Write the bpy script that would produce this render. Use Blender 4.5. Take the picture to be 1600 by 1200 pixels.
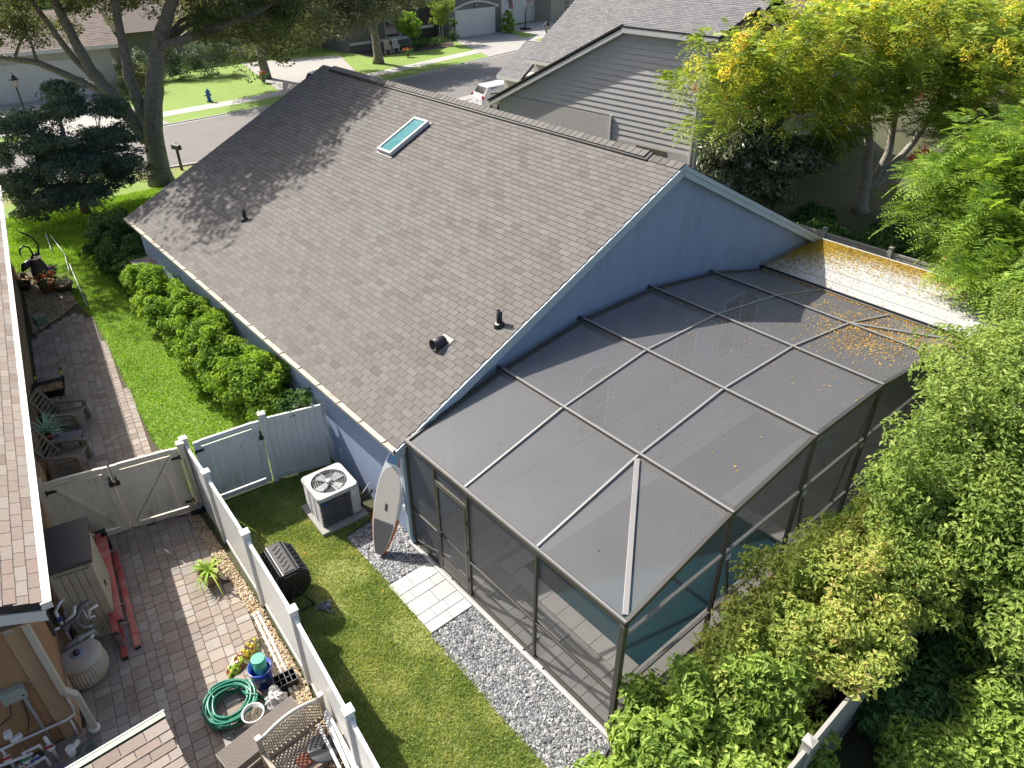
import bpy, math, random
import numpy as np
from mathutils import Vector, Matrix

# ---------------------------------------------------------------- scene, camera, light
S = bpy.context.scene
for o in list(bpy.data.objects): bpy.data.objects.remove(o)
RAD = math.radians
rng = np.random.default_rng(11); random.seed(11)
CAM = Vector((-5.1245, -9.2486, 10.836))
cd = bpy.data.cameras.new('camera'); co = bpy.data.objects.new('camera', cd); S.collection.objects.link(co)
cd.sensor_fit = 'HORIZONTAL'; cd.sensor_width = 36.0; cd.lens = 36.0*1114.8/1600; cd.clip_start = .1; cd.clip_end = 2000
co.location = CAM
yaw, pit = RAD(40.8535), RAD(33.332)
fwd = Vector((math.sin(yaw)*math.cos(pit), math.cos(yaw)*math.cos(pit), -math.sin(pit)))
co.rotation_euler = fwd.to_track_quat('-Z', 'Y').to_euler()
S.camera = co
W = bpy.data.worlds.new('World'); S.world = W; W.use_nodes = True
nt = W.node_tree; bg = nt.nodes['Background']; sk = nt.nodes.new('ShaderNodeTexSky')
sk.sky_type = 'NISHITA'; sk.sun_disc = False; sk.sun_elevation = RAD(44); sk.sun_rotation = RAD(-15.7)
sk.air_density = 1.0; sk.dust_density = 3.5; sk.ozone_density = .6
nt.links.new(sk.outputs[0], bg.inputs[0]); bg.inputs[1].default_value = 0.115
sl = bpy.data.lights.new('sun', 'SUN'); so = bpy.data.objects.new('sun', sl); S.collection.objects.link(so)
sl.energy = 5.0; sl.angle = RAD(.53); sl.color = (1, .95, .87)
ce = math.cos(RAD(44)); so.rotation_euler = Vector((.27*ce, -.963*ce, -math.sin(RAD(44)))).to_track_quat('-Z', 'Y').to_euler()
so.location = (-20, 60, 60)
S.view_settings.view_transform = 'Standard'; S.view_settings.look = 'None'; S.view_settings.gamma = 1
S.view_settings.exposure = 0.9; S.view_settings.use_curve_mapping = False
try:
    S.cycles.transparent_max_bounces = 24
except Exception: pass

# ---------------------------------------------------------------- helpers
COL = S.collection
class MB:
    def __init__(s): s.v = []; s.f = []; s.sm = []
    def add(s, vs, fs, sm=False):
        b = len(s.v); s.v += [tuple(v) for v in vs]; s.f += [tuple(i+b for i in f) for f in fs]; s.sm += [sm]*len(fs); return s
    def box(s, c, d, rz=0, M=None):
        x, y, z = d[0]/2, d[1]/2, d[2]/2
        vs = [Vector((a*x, b*y, e*z)) for e in (-1, 1) for b in (-1, 1) for a in (-1, 1)]
        m = M if M else Matrix.Rotation(rz, 3, 'Z')
        c = Vector(c)
        return s.add([c+m@v for v in vs], [(0,2,3,1),(4,5,7,6),(0,1,5,4),(2,6,7,3),(0,4,6,2),(1,3,7,5)])
    def bar(s, a, b, w, h, up=(0,0,1)):
        a, b = Vector(a), Vector(b); d = (b-a); L = d.length; d.normalize()
        u = Vector(up); sx = d.cross(u)
        if sx.length < 1e-4: sx = d.cross(Vector((1,0,0)))
        sx.normalize(); uz = sx.cross(d)
        M = Matrix((sx, d, uz)).transposed()
        return s.box((a+b)/2, (w, L, h), M=M)
    def tube(s, pts, r, n=8, cap=True):
        pts = [Vector(p) for p in pts]; k = len(pts)
        rs = r if isinstance(r, (list, tuple)) else [r]*k
        vs = []; prev = None
        for i, p in enumerate(pts):
            t = (pts[min(i+1, k-1)]-pts[max(i-1, 0)]).normalized()
            if prev is None:
                a = t.cross(Vector((0,0,1)))
                if a.length < .05: a = t.cross(Vector((1,0,0)))
            else: a = prev-t*prev.dot(t)
            a.normalize(); prev = a; b = t.cross(a)
            for j in range(n):
                th = 2*math.pi*j/n; vs.append(p+(a*math.cos(th)+b*math.sin(th))*rs[i])
        fs = [(i*n+j, i*n+(j+1)%n, (i+1)*n+(j+1)%n, (i+1)*n+j) for i in range(k-1) for j in range(n)]
        s.add(vs, fs, True)
        if cap:
            b = len(s.v)-len(vs)
            s.f += [tuple(b+j for j in range(n))[::-1], tuple(b+(k-1)*n+j for j in range(n))]; s.sm += [False]*2
        return s
    def lathe(s, prof, n=20, c=(0,0,0), M=None, sm=True, rib=0):
        c = Vector(c); vs = []; k = len(prof)
        for r, z in prof:
            for j in range(n):
                th = 2*math.pi*j/n; rr = r*(1+(rib if j%2 else 0))
                v = Vector((rr*math.cos(th), rr*math.sin(th), z)); vs.append(c+(M@v if M else v))
        fs = [(i*n+j, i*n+(j+1)%n, (i+1)*n+(j+1)%n, (i+1)*n+j) for i in range(k-1) for j in range(n)]
        s.add(vs, fs, sm); b = len(s.v)-len(vs)
        if prof[0][0] > 1e-4: s.f.append(tuple(b+j for j in range(n))[::-1]); s.sm.append(False)
        if prof[-1][0] > 1e-4: s.f.append(tuple(b+(k-1)*n+j for j in range(n))); s.sm.append(False)
        return s
    def prism(s, poly, a, b, axis='z'):
        n = len(poly)
        f = {'z': lambda p, t: (p[0], p[1], t), 'y': lambda p, t: (p[0], t, p[1]), 'x': lambda p, t: (t, p[0], p[1])}[axis]
        vs = [f(p, a) for p in poly]+[f(p, b) for p in poly]
        fs = [tuple(range(n))[::-1], tuple(range(n, 2*n))]+[(i, (i+1)%n, n+(i+1)%n, n+i) for i in range(n)]
        return s.add(vs, fs)
    def quad(s, *vs): return s.add(vs, [tuple(range(len(vs)))])
    def mesh(s, name):
        me = bpy.data.meshes.new(name); me.from_pydata(s.v, [], s.f); me.update()
        me.polygons.foreach_set('use_smooth', s.sm); return me
    def build(s, name, mat, parent=None, bevel=0, **k):
        me = s.mesh(name); return link(name, me, mat, parent, bevel, **k)
def link(name, me, mat, parent=None, bevel=0, **k):
    o = bpy.data.objects.new(name, me); COL.objects.link(o)
    if mat and not me.materials: me.materials.append(mat)
    if parent: o.parent = parent
    if bevel:
        m = o.modifiers.new('bevel', 'BEVEL'); m.width = bevel; m.segments = 2; m.limit_method = 'ANGLE'
    tag(o, **k); return o
def tag(o, label=None, cat=None, group=None, kind=None):
    if label: o['label'] = label
    if cat: o['category'] = cat
    if group: o['group'] = group
    if kind: o['kind'] = kind
    return o
def thing(name, label, cat, loc=(0,0,0), rz=0, group=None):
    o = bpy.data.objects.new(name, None); COL.objects.link(o); o.empty_display_size = .1
    o.location = loc; o.rotation_euler = (0, 0, rz); return tag(o, label, cat, group)
def box(name, mat, c, d, parent=None, rz=0, bevel=0, **k): return MB().box(c, d, rz).build(name, mat, parent, bevel, **k)
def tube(name, mat, pts, r, parent=None, n=8, **k): return MB().tube(pts, r, n).build(name, mat, parent, **k)
def copy_tree(o, parent=None, **k):
    c = o.copy(); COL.objects.link(c); c.parent = parent
    for ch in list(o.children): copy_tree(ch, c)
    tag(c, **k); return c
def mesh_np(name, V, F, mat, parent=None, smooth=False, **k):
    V = np.asarray(V, dtype=np.float32).reshape(-1, 3); F = np.asarray(F, dtype=np.int32); m, n = F.shape
    me = bpy.data.meshes.new(name); me.vertices.add(len(V)); me.vertices.foreach_set('co', V.ravel())
    me.loops.add(m*n); me.loops.foreach_set('vertex_index', F.ravel())
    me.polygons.add(m); me.polygons.foreach_set('loop_start', np.arange(0, m*n, n, dtype=np.int32))
    me.polygons.foreach_set('loop_total', np.full(m, n, dtype=np.int32))
    me.polygons.foreach_set('use_smooth', np.full(m, smooth, dtype=bool))
    me.update(calc_edges=True); return link(name, me, mat, parent, **k)
def inpoly(x, y, P):
    x = np.asarray(x); y = np.asarray(y); r = np.zeros(x.shape, bool); n = len(P)
    for i in range(n):
        (x1, y1), (x2, y2) = P[i], P[(i+1)%n]
        if y1 == y2: continue
        c = ((y1 > y) != (y2 > y)) & (x < (x2-x1)*(y-y1)/(y2-y1)+x1); r ^= c
    return r
def scatter(P, n):
    xs = [p[0] for p in P]; ys = [p[1] for p in P]
    x = rng.uniform(min(xs), max(xs), n); y = rng.uniform(min(ys), max(ys), n); k = inpoly(x, y, P); return x[k], y[k]

# ---------------------------------------------------------------- materials
MC = {}
def nodes(name):
    m = bpy.data.materials.new(name); m.use_nodes = True; t = m.node_tree
    return m, t, t.nodes['Principled BSDF'], t.nodes['Material Output']
def rampnode(t, cols, fac):
    r = t.nodes.new('ShaderNodeValToRGB'); e = r.color_ramp.elements; n = len(cols)
    while len(e) < n: e.new(.5)
    for i, c in enumerate(cols): e[i].position = i/max(1, n-1); e[i].color = (*c, 1)
    t.links.new(fac, r.inputs[0]); return r.outputs[0]
def noise(t, scale, detail=4, vec=None, rough=.6):
    n = t.nodes.new('ShaderNodeTexNoise'); n.inputs['Scale'].default_value = scale; n.inputs['Detail'].default_value = detail
    n.inputs['Roughness'].default_value = rough
    if vec is None:
        c = t.nodes.new('ShaderNodeTexCoord'); vec = c.outputs['Object']
    t.links.new(vec, n.inputs['Vector']); return n.outputs['Fac']
def vecmap(t, k):
    c = t.nodes.new('ShaderNodeTexCoord'); m = t.nodes.new('ShaderNodeMapping'); m.inputs['Scale'].default_value = (1, 1, k); t.links.new(c.outputs['Object'], m.inputs[0]); return m.outputs[0]
def mixc(t, a, b, f, mode='MIX'):
    m = t.nodes.new('ShaderNodeMix'); m.data_type = 'RGBA'; m.blend_type = mode
    for s, v in ((m.inputs[6], a), (m.inputs[7], b)):
        if isinstance(v, tuple): s.default_value = (*v, 1)
        else: t.links.new(v, s)
    if isinstance(f, float): m.inputs[0].default_value = f
    else: t.links.new(f, m.inputs[0])
    return m.outputs[2]
def mathn(t, op, a, b=None):
    m = t.nodes.new('ShaderNodeMath'); m.operation = op
    for i, v in enumerate((a, b)):
        if v is None: continue
        if isinstance(v, (int, float)): m.inputs[i].default_value = v
        else: t.links.new(v, m.inputs[i])
    return m.outputs[0]
def sstep(t, v, a, b):
    m = t.nodes.new('ShaderNodeMapRange'); m.interpolation_type = 'SMOOTHSTEP'
    t.links.new(v, m.inputs[0]); m.inputs[1].default_value = a; m.inputs[2].default_value = b; return m.outputs[0]
def bumpn(t, h, b, dist=.01, strength=.5):
    n = t.nodes.new('ShaderNodeBump'); n.inputs['Distance'].default_value = dist; n.inputs['Strength'].default_value = strength
    t.links.new(h, n.inputs['Height']); t.links.new(n.outputs[0], b.inputs['Normal'])
def mul(c, k): return tuple(min(1, x*k) for x in c)
def M(name, col=None, rough=.6, var=.18, scale=5, bump=0, bscale=60, metal=0, dirt=None, dscale=2.5, damt=.5, streak=0):
    if name in MC: return MC[name]
    col = mul(col, .70); dirt = mul(dirt, .66) if dirt else None
    m, t, b, o = nodes(name); b.inputs['Roughness'].default_value = rough; b.inputs['Metallic'].default_value = metal
    c = rampnode(t, [mul(col, 1-var), col, mul(col, 1+var)], noise(t, scale, 6))
    if dirt:
        c = mixc(t, c, dirt, mathn(t, 'MULTIPLY', sstep(t, noise(t, dscale, 8, vecmap(t, streak) if streak else None, rough=.7), .48, .72), damt))
    t.links.new(c, b.inputs['Base Color'])
    if bump: bumpn(t, noise(t, bscale, 5), b, bump)
    MC[name] = m; return m
def MR(name, cols, src='obj', rough=.75, bump=.003, bscale=90, var=.25, vscale=14, stain=None, sscale=.7, samt=.6):
    """colour picked at random for each piece (object or mesh island), with fine grain and optional large stains"""
    cols = [mul(c, .70) for c in cols]
    m, t, b, o = nodes(name); b.inputs['Roughness'].default_value = rough
    if src == 'obj': f = t.nodes.new('ShaderNodeObjectInfo').outputs['Random']
    else: f = t.nodes.new('ShaderNodeNewGeometry').outputs['Random Per Island']
    c = rampnode(t, cols, f)
    g = t.nodes.new('ShaderNodeNewGeometry').outputs['Position']
    k = mathn(t, 'ADD', mathn(t, 'MULTIPLY', noise(t, vscale, 5, g), var*2), 1-var)
    cm = t.nodes.new('ShaderNodeCombineColor')
    for i in range(3): t.links.new(k, cm.inputs[i])
    c = mixc(t, c, cm.outputs[0], 1.0, 'MULTIPLY')
    if stain: c = mixc(t, c, stain, mathn(t, 'MULTIPLY', sstep(t, noise(t, sscale, 6, g, .7), .52, .68), samt))
    t.links.new(c, b.inputs['Base Color'])
    if bump: bumpn(t, noise(t, bscale, 4, g), b, bump)
    return m
def leafmat(name, cols, trans=.3, rough=.5, spec=.22):
    cols = [mul((c[0]*1.08, c[1]*1.04, c[2]*.95), 1.85) for c in cols]; trans = min(.52, trans*1.4)
    m, t, b, o = nodes(name); b.inputs['Roughness'].default_value = rough
    b.inputs['Specular IOR Level'].default_value = spec
    f = t.nodes.new('ShaderNodeNewGeometry').outputs['Random Per Island']
    g = t.nodes.new('ShaderNodeNewGeometry').outputs['Position']
    f2 = mathn(t, 'ADD', mathn(t, 'MULTIPLY', f, .55), mathn(t, 'MULTIPLY', sstep(t, noise(t, 1.3, 4, g), .3, .7), .45))
    c = rampnode(t, cols, f2); t.links.new(c, b.inputs['Base Color'])
    tr = t.nodes.new('ShaderNodeBsdfTranslucent'); t.links.new(mixc(t, c, (1., .97, .5), 1.0, 'MULTIPLY'), tr.inputs[0])
    gm = t.nodes.new('ShaderNodeMixShader'); gm.inputs[0].default_value = trans
    t.links.new(b.outputs[0], gm.inputs[1]); t.links.new(tr.outputs[0], gm.inputs[2]); t.links.new(gm.outputs[0], o.inputs[0]); return m
def glassmat(name, col, rough=.05, spec=.8):
    m, t, b, o = nodes(name); b.inputs['Base Color'].default_value = (*col, 1); b.inputs['Roughness'].default_value = rough
    b.inputs['Specular IOR Level'].default_value = spec; return m
def screenmat(name, col, opac):
    m, t, b, o = nodes(name); b.inputs['Base Color'].default_value = (*col, 1); b.inputs['Roughness'].default_value = .55
    tr = t.nodes.new('ShaderNodeBsdfTransparent'); mx = t.nodes.new('ShaderNodeMixShader')
    lw = t.nodes.new('ShaderNodeLayerWeight'); lw.inputs[0].default_value = .35
    g = t.nodes.new('ShaderNodeNewGeometry').outputs['Position']
    a = mathn(t, 'ADD', mathn(t, 'MULTIPLY', lw.outputs['Facing'], .22), opac-.06)
    a = mathn(t, 'ADD', a, mathn(t, 'MULTIPLY', noise(t, 1.2, 6, g), .1))
    t.links.new(a, mx.inputs[0]); t.links.new(tr.outputs[0], mx.inputs[1]); t.links.new(b.outputs[0], mx.inputs[2]); t.links.new(mx.outputs[0], o.inputs[0]); return m

# ---------------------------------------------------------------- foliage
def unit(v): return v/np.maximum(np.linalg.norm(v, axis=1, keepdims=True), 1e-6)
def leaves(name, P, N, size, mat, parent, aspect=.45, fold=.18, **k):
    """one folded leaf (two triangles) at each point, facing roughly along N"""
    n = len(P); N = unit(N+rng.normal(0, .45, (n, 3))); T = unit(np.cross(N, rng.normal(0, 1, (n, 3)))); B = np.cross(N, T)
    L = (size*rng.uniform(.5, 1.5, n))[:, None]; w = L*aspect
    a = P-T*L*.5; c = P+T*L*.5-N*L*.12; l = P+B*w*.5+N*L*fold*.5; r = P-B*w*.5+N*L*fold*.5
    V = np.stack([a, l, c, r], 1).reshape(-1, 3); i = np.arange(n)[:, None]*4
    F = np.concatenate([i+np.array([[0, 2, 1]]), i+np.array([[0, 3, 2]])], 1).reshape(-1, 3)
    return mesh_np(name, V, F, mat, parent, **k)
def clumps(blobs, nsub, shell=.75):
    """sub-clump centres spread over ellipsoids (cx,cy,cz,rx,ry,rz)"""
    b = np.array(blobs, float); vol = (b[:, 3]*b[:, 4]*b[:, 5])**.67; k = rng.choice(len(b), nsub, p=vol/vol.sum())
    d = unit(rng.normal(0, 1, (nsub, 3))); r = shell+(1-shell)*rng.random(nsub)**.6
    r = np.where(rng.random(nsub) < .2, rng.random(nsub)*shell, r)
    w = rng.normal(0, 2.6, (len(b), 5, 3)); ph = rng.uniform(0, 6.28, (len(b), 5)); lump = np.cos(np.einsum('nij,nj->ni', w[k], d)+ph[k]).sum(1)
    r = r*(1+.13*lump)
    C = b[k, :3]+d*b[k, 3:6]*r[:, None]; return C, unit(d*np.array([1, 1, 1.])+np.array([0, 0, .35]))
def foliage(name, blobs, nsub, per, csize, lsize, mat, parent, shell=.75, aspect=.45, zmin=.03, flat=.7, **k):
    C, D = clumps(blobs, nsub, shell); n = nsub*per
    idx = np.repeat(np.arange(nsub), per); s = csize*rng.uniform(.6, 1.3, nsub)[idx]
    off = rng.normal(0, 1, (n, 3)); off *= (s/np.maximum(1, np.linalg.norm(off, axis=1)*.75))[:, None]*.75; off[:, 2] *= flat
    P = C[idx]+off; N = unit(D[idx]*.5+off/np.maximum(.01, s)[:, None]*.6+np.array([-.12, .3, .75])); g = P[:, 2] > zmin
    leaves(name, P[g], N[g], lsize, mat, parent, aspect, **k); return C
def fronds(name, blobs, nf, length, mat, parent, pairs=8, shell=.7, droop=.5, lw=.34, zmin=.05, zlift=.25, **k):
    """feathery compound leaves: leaflets in two rows along a drooping midrib"""
    k_ = max(1, nf//11); C, D = clumps(blobs, k_, shell); ii = rng.integers(0, k_, nf); C = C[ii]+rng.normal(0, .2, (nf, 3))*np.array([1, 1, .5]); D = unit(D[ii]+rng.normal(0, .55, (nf, 3))); d = unit(D*np.array([1, 1, .25])+rng.normal(0, .45, (nf, 3))+np.array([0, 0, zlift]))
    L = length*rng.uniform(.65, 1.25, nf); up = np.tile(np.array([0, 0, 1.]), (nf, 1)); sd = unit(np.cross(d, up)); nn = np.cross(sd, d)
    Vs = []; 
    for j in range(pairs):
        t = .12+.88*(j+.5)/pairs; ll = lw*L*(math.sin(math.pi*(.18+.75*t))+.15)
        base = C+d*(L*t)[:, None]-np.array([0, 0, 1.])*(droop*L*t*t)[:, None]
        for sg in (-1, 1):
            ax = unit(sd*sg*.9+d*.45-np.array([0, 0, .22])+rng.normal(0, .08, (nf, 3))); wd = (d*.5-sd*sg*.1)
            q = (L/pairs*.62)[:, None]
            tip = base+ax*ll[:, None]; mid = base+ax*(ll*.45)[:, None]
            Vs.append(np.stack([base, mid+wd*q+nn*q*.15, tip, mid-wd*q+nn*q*.15], 1))
    V = np.concatenate(Vs, 0).reshape(-1, 3); m = len(V)//4
    z = V.reshape(m, 4, 3)[:, :, 2].min(1) > zmin; V = V.reshape(m, 4, 3)[z].reshape(-1, 3); m = len(V)//4
    i = np.arange(m)[:, None]*4; F = np.concatenate([i+np.array([[0, 2, 1]]), i+np.array([[0, 3, 2]])], 1).reshape(-1, 3)
    mesh_np(name, V, F, mat, parent, **k); return C
def limbs(name, stems, tips, mat, parent, r=.05, nl=22, reach=0):
    """trunk stems (list of (points, r0, r1)) and limbs reaching from them to crown clumps"""
    m = MB(); nodes_ = []
    for pts, r0, r1 in stems:
        P = [Vector(p) for p in pts]; Q = []
        for i in range(len(P)-1):
            for j in range(4): Q.append(P[i].lerp(P[i+1], j/4)+Vector((random.uniform(-1, 1), random.uniform(-1, 1), 0))*r0*.12)
        Q.append(P[-1]); k = len(Q); rs = [(r0+(r1-r0)*i/(k-1))*(1.35 if i == 0 and pts[0][2] < .1 else 1) for i in range(k)]
        m.tube(Q, rs, 10); nodes_ += [(q, rr) for q, rr in zip(Q[k//3:], rs[k//3:])]
    if tips is not None and len(tips):
        sel = rng.choice(len(tips), min(nl, len(tips)), replace=False)
        for i in sel:
            e = Vector(tips[i])
            if reach and min((a[0]-e).length for a in nodes_) > reach: continue
            q, rr = min(nodes_, key=lambda a: (a[0]-e).length+(3 if a[0].z > e.z+.3 else 0))
            L = (e-q).length; mid = q.lerp(e, .5)+Vector((random.uniform(-.12, .12)*L, random.uniform(-.12, .12)*L, .12*L))
            a = min(rr*.6, r); m.tube([q, q.lerp(mid, .5)+Vector((0, 0, .03*L)), mid, mid.lerp(e, .55), e], [a, a*.85, a*.6, a*.4, a*.2], 6)
    return m.build(name, mat, parent)
def grass(name, P, n, h, mat, label, keep=None, w=.016, z=.006):
    x, y = scatter(P, n)
    if keep is not None: g = keep(x, y); x, y = x[g], y[g]
    n = len(x); B = np.stack([x, y, np.full(n, z)], 1); a = rng.uniform(0, 2*np.pi, n); s = np.stack([np.cos(a), np.sin(a), 0*a], 1)
    H = h*rng.uniform(.5, 1.3, n)[:, None]; ln = rng.normal(0, .6, (n, 3)); ln[:, 2] = 0
    V = np.stack([B-s*w*.5, B+s*w*.5, B+ln*H+np.array([0, 0, 1.])*H], 1).reshape(-1, 3)
    return mesh_np(name, V, np.arange(3*n).reshape(-1, 3), mat, None, label=label, cat='grass', kind='stuff')
def pebbles(name, x, y, z, size, mat, label=None, cat=None, parent=None, flat=.5, sharp=True, kind='stuff'):
    n = len(x); tpl = unit(np.array([[1,0,0],[-1,0,0],[0,1,0],[0,-1,0],[0,0,1],[0,0,-1.]]))
    fc = np.array([[0,2,4],[2,1,4],[1,3,4],[3,0,4],[2,0,5],[1,2,5],[3,1,5],[0,3,5]])
    if not sharp:
        e = {}; V = [tuple(v) for v in tpl]; F = []
        def md(a, b):
            k = (min(a, b), max(a, b))
            if k not in e: v = (np.array(V[a])+np.array(V[b])); V.append(tuple(v/np.linalg.norm(v))); e[k] = len(V)-1
            return e[k]
        for a, b, c in fc: ab, bc, ca = md(a, b), md(b, c), md(c, a); F += [[a, ab, ca], [ab, b, bc], [ca, bc, c], [ab, bc, ca]]
        tpl = np.array(V); fc = np.array(F)
    k = len(tpl); jit = 1+rng.normal(0, .28 if sharp else .07, (n, k, 1)); v = tpl[None]*jit
    sc = size*rng.uniform(.5, 1.4, (n, 1, 1))*np.stack([rng.uniform(.7, 1.5, n), rng.uniform(.6, 1, n), flat*rng.uniform(.6, 1.2, n)], 1)[:, None, :]
    v = v*sc; a = rng.uniform(0, 6.283, n); ti = rng.normal(0, .35, n)
    ct, st = np.cos(ti)[:, None], np.sin(ti)[:, None]; yy = v[:, :, 1]*ct-v[:, :, 2]*st; zz = v[:, :, 1]*st+v[:, :, 2]*ct
    ca, sa = np.cos(a)[:, None], np.sin(a)[:, None]; xx = v[:, :, 0]*ca-yy*sa; y2 = v[:, :, 0]*sa+yy*ca
    V = np.stack([xx+np.asarray(x)[:, None], y2+np.asarray(y)[:, None], zz+np.asarray(z)[:, None]], 2)
    F = (np.arange(n)[:, None, None]*k+fc[None]).reshape(-1, 3)
    return mesh_np(name, V.reshape(-1, 3), F, mat, parent, smooth=not sharp, label=label, cat=cat, kind=kind)
def litter(name, P, size, mat, parent=None, **k):
    n = len(P); N = np.tile(np.array([0, 0, 1.]), (n, 1)); return leaves(name, P, N, size, mat, parent, .5, .1, **k)

# ---------------------------------------------------------------- shingles and pavers
def shingles(roof, org, ed, sd, length, slen, mobj, mstf, nind=300, tab=.305, ex=.143, skip=None, base=None):
    """three-tab shingles over a roof plane; ed along the eave, sd up the slope (both in the roof's own space)"""
    org, ed, sd = Vector(org), Vector(ed).normalized(), Vector(sd).normalized(); nn = ed.cross(sd)
    if nn.z < 0: nn = -nn
    full = []; part = []
    for k in range(int(slen/ex)):
        v = k*ex; u = -(k%2)*tab*.5+(k*37%11)*.004
        while u < length-.03:
            a, b = max(u, 0), min(u+tab, length)
            if b-a > .05: (full if b-a > tab-.001 else part).append((a, b, v))
            u += tab
    mw = base if base else Matrix.Identity(4)
    full.sort(key=lambda t: ((mw@(org+ed*((t[0]+t[1])/2)+sd*t[2]))-CAM).length)
    ind, rest = full[:nind], full[nind:]+part
    g = .009; up = ex+.03
    mb = MB(); w = tab/2-g/2
    mb.add([(-w,0,.0),(w,0,.0),(w,0,.017),(-w,0,.017),(w,up,.004),(-w,up,.004),(-w,up,.0),(w,up,.0)], [(0,1,2,3),(3,2,4,5),(0,3,5,6),(1,7,4,2)])
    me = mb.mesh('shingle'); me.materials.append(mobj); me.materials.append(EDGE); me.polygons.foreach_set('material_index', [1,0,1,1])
    Mr = Matrix((ed, sd, nn)).transposed() if ed.cross(sd).z > 0 else Matrix((-ed, sd, nn)).transposed()
    q = Mr.to_4x4().to_euler()
    for a, b, v in ind:
        o = bpy.data.objects.new('shingle', me); COL.objects.link(o); o.parent = roof
        o.location = org+ed*((a+b)/2)+sd*(v+random.uniform(-.004, .004)); o.rotation_euler = q
    if rest:
        A = np.array(rest); n = len(A); e = np.array(ed); s = np.array(sd); c = np.array(nn); O = np.array(org)
        v = A[:, 2]+rng.uniform(-.004, .004, n); a = A[:, 0]+g/2; b = A[:, 1]-g/2
        pt = lambda u, vv, h: O+e*u[:, None]+s*vv[:, None]+c*h
        V = np.stack([pt(a, v, 0), pt(b, v, 0), pt(b, v, .017), pt(a, v, .017), pt(b, v+up, .004), pt(a, v+up, .004)], 1).reshape(-1, 3)
        i = np.arange(n)[:, None]*6; F = np.concatenate([i+np.array([[0,1,2,3]]), i+np.array([[3,2,4,5]])], 1).reshape(-1, 4)
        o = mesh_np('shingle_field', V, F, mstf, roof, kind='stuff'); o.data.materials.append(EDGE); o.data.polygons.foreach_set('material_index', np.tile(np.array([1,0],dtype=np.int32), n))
def paver_mesh(name, w, h, t=.03, ch=.006):
    a, b = w/2, h/2; m = MB()
    m.add([(-a,-b,-t),(a,-b,-t),(a,b,-t),(-a,b,-t),(-a,-b,-ch),(a,-b,-ch),(a,b,-ch),(-a,b,-ch),(-a+ch,-b+ch,0),(a-ch,-b+ch,0),(a-ch,b-ch,0),(-a+ch,b-ch,0)],
          [(8,9,10,11),(4,5,9,8),(5,6,10,9),(6,7,11,10),(7,4,8,11),(0,1,5,4),(1,2,6,5),(2,3,7,6),(3,0,4,7)]); return m
def pave(parent, P, ang, rows, widths, mobj, mstf, z, limit=300, name='paver', joint=.006, bond=None):
    """rows of pavers filling polygon P, rows turned by ang; the pieces nearest the photographer are objects of their own"""
    ca, sa = math.cos(ang), math.sin(ang); Q = [(x*ca+y*sa, -x*sa+y*ca) for x, y in P]
    u0, u1 = min(q[0] for q in Q), max(q[0] for q in Q); v0, v1 = min(q[1] for q in Q), max(q[1] for q in Q)
    out = []; v = v0; r = 0
    while v < v1:
        h = rows[r%len(rows)]; u = u0-(bond*(r%2) if bond else random.uniform(0, .2)); r += 1
        while u < u1:
            w = random.choice(widths); cu, cv = u+w/2, v+h/2; u += w
            k = inpoly([cu-w*.22, cu+w*.22, cu-w*.22, cu+w*.22], [cv-h*.25, cv-h*.25, cv+h*.25, cv+h*.25], Q)
            if k.all(): out.append((cu*ca-cv*sa, cu*sa+cv*ca, w, h))
        v += h
    out.sort(key=lambda t: (Vector((t[0], t[1], 0))-CAM).length); cache = {}
    inv = parent.matrix_basis.inverted()
    for x, y, w, h in out[:limit]:
        if (w, h) not in cache: me = paver_mesh('p', w-joint, h-joint).mesh(name); me.materials.append(mobj); cache[(w, h)] = me
        o = bpy.data.objects.new(name, cache[(w, h)]); COL.objects.link(o); o.parent = parent
        o.location = inv@Vector((x, y, z+random.uniform(-.0025, .0025))); o.rotation_euler = (random.uniform(-.006, .006), random.uniform(-.006, .006), ang+random.uniform(-.008, .008))
    if out[limit:]:
        m = MB()
        for x, y, w, h in out[limit:]:
            p = paver_mesh('p', w-joint, h-joint); zz = z+random.uniform(-.002, .002)
            m.add([(px*ca-py*sa+x, px*sa+py*ca+y, pz+zz) for px, py, pz in p.v], p.f)
        m.build(name+'_field', mstf, parent, kind='stuff')
# ---------------------------------------------------------------- palette
WHITE = M('white_paint', (.74,.74,.72), .45, .06, dirt=(.5,.48,.42), damt=.35)
VINYL = M('white_vinyl', (.92,.93,.91), .35, .05, 3, dirt=(.58,.59,.47), dscale=5, damt=.6, streak=.25)
ALMOND = M('almond_vinyl', (.84,.77,.62), .4, .08, 3, dirt=(.45,.43,.24), dscale=4, damt=.65, streak=.3)
BLACK = M('black_plastic', (.016,.016,.018), .42, .3, 12)
BLACKM = M('black_metal', (.02,.02,.022), .5, .3, 12)
BRONZE = M('bronze_frame', (.105,.098,.088), .38, .15, 4, metal=.35)
CONC = M('concrete', (.42,.40,.37), .85, .16, 3, .004, 40, dirt=(.22,.21,.19))
BLUE = M('blue_stucco', (.33,.42,.60), .85, .1, 2, .015, 45, dirt=(.25,.31,.43), dscale=2.2, damt=.5, streak=.18)
TRIMB = M('pale_blue_trim', (.50,.62,.70), .5, .06, 3, dirt=(.36,.42,.46), damt=.4)
CREAM = M('cream_metal', (.62,.55,.44), .5, .15, 9, dirt=(.22,.17,.11), dscale=3, damt=.75)
BARK = M('oak_bark', (.29,.26,.22), .95, .5, 7, .08, 9, dirt=(.09,.08,.065), dscale=5, damt=.8)
BARK2 = M('grey_bark', (.46,.42,.36), .95, .4, 7, .05, 12, dirt=(.22,.2,.17), dscale=6, damt=.7)
SOIL = M('mulch_soil', (.075,.055,.04), .95, .5, 6, .03, 25)
EDGE = M('shaded_asphalt_edge', (.028,.026,.025), .9)  # dark asphalt cut edge, with course-line shadow and grime put into its colour
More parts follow.
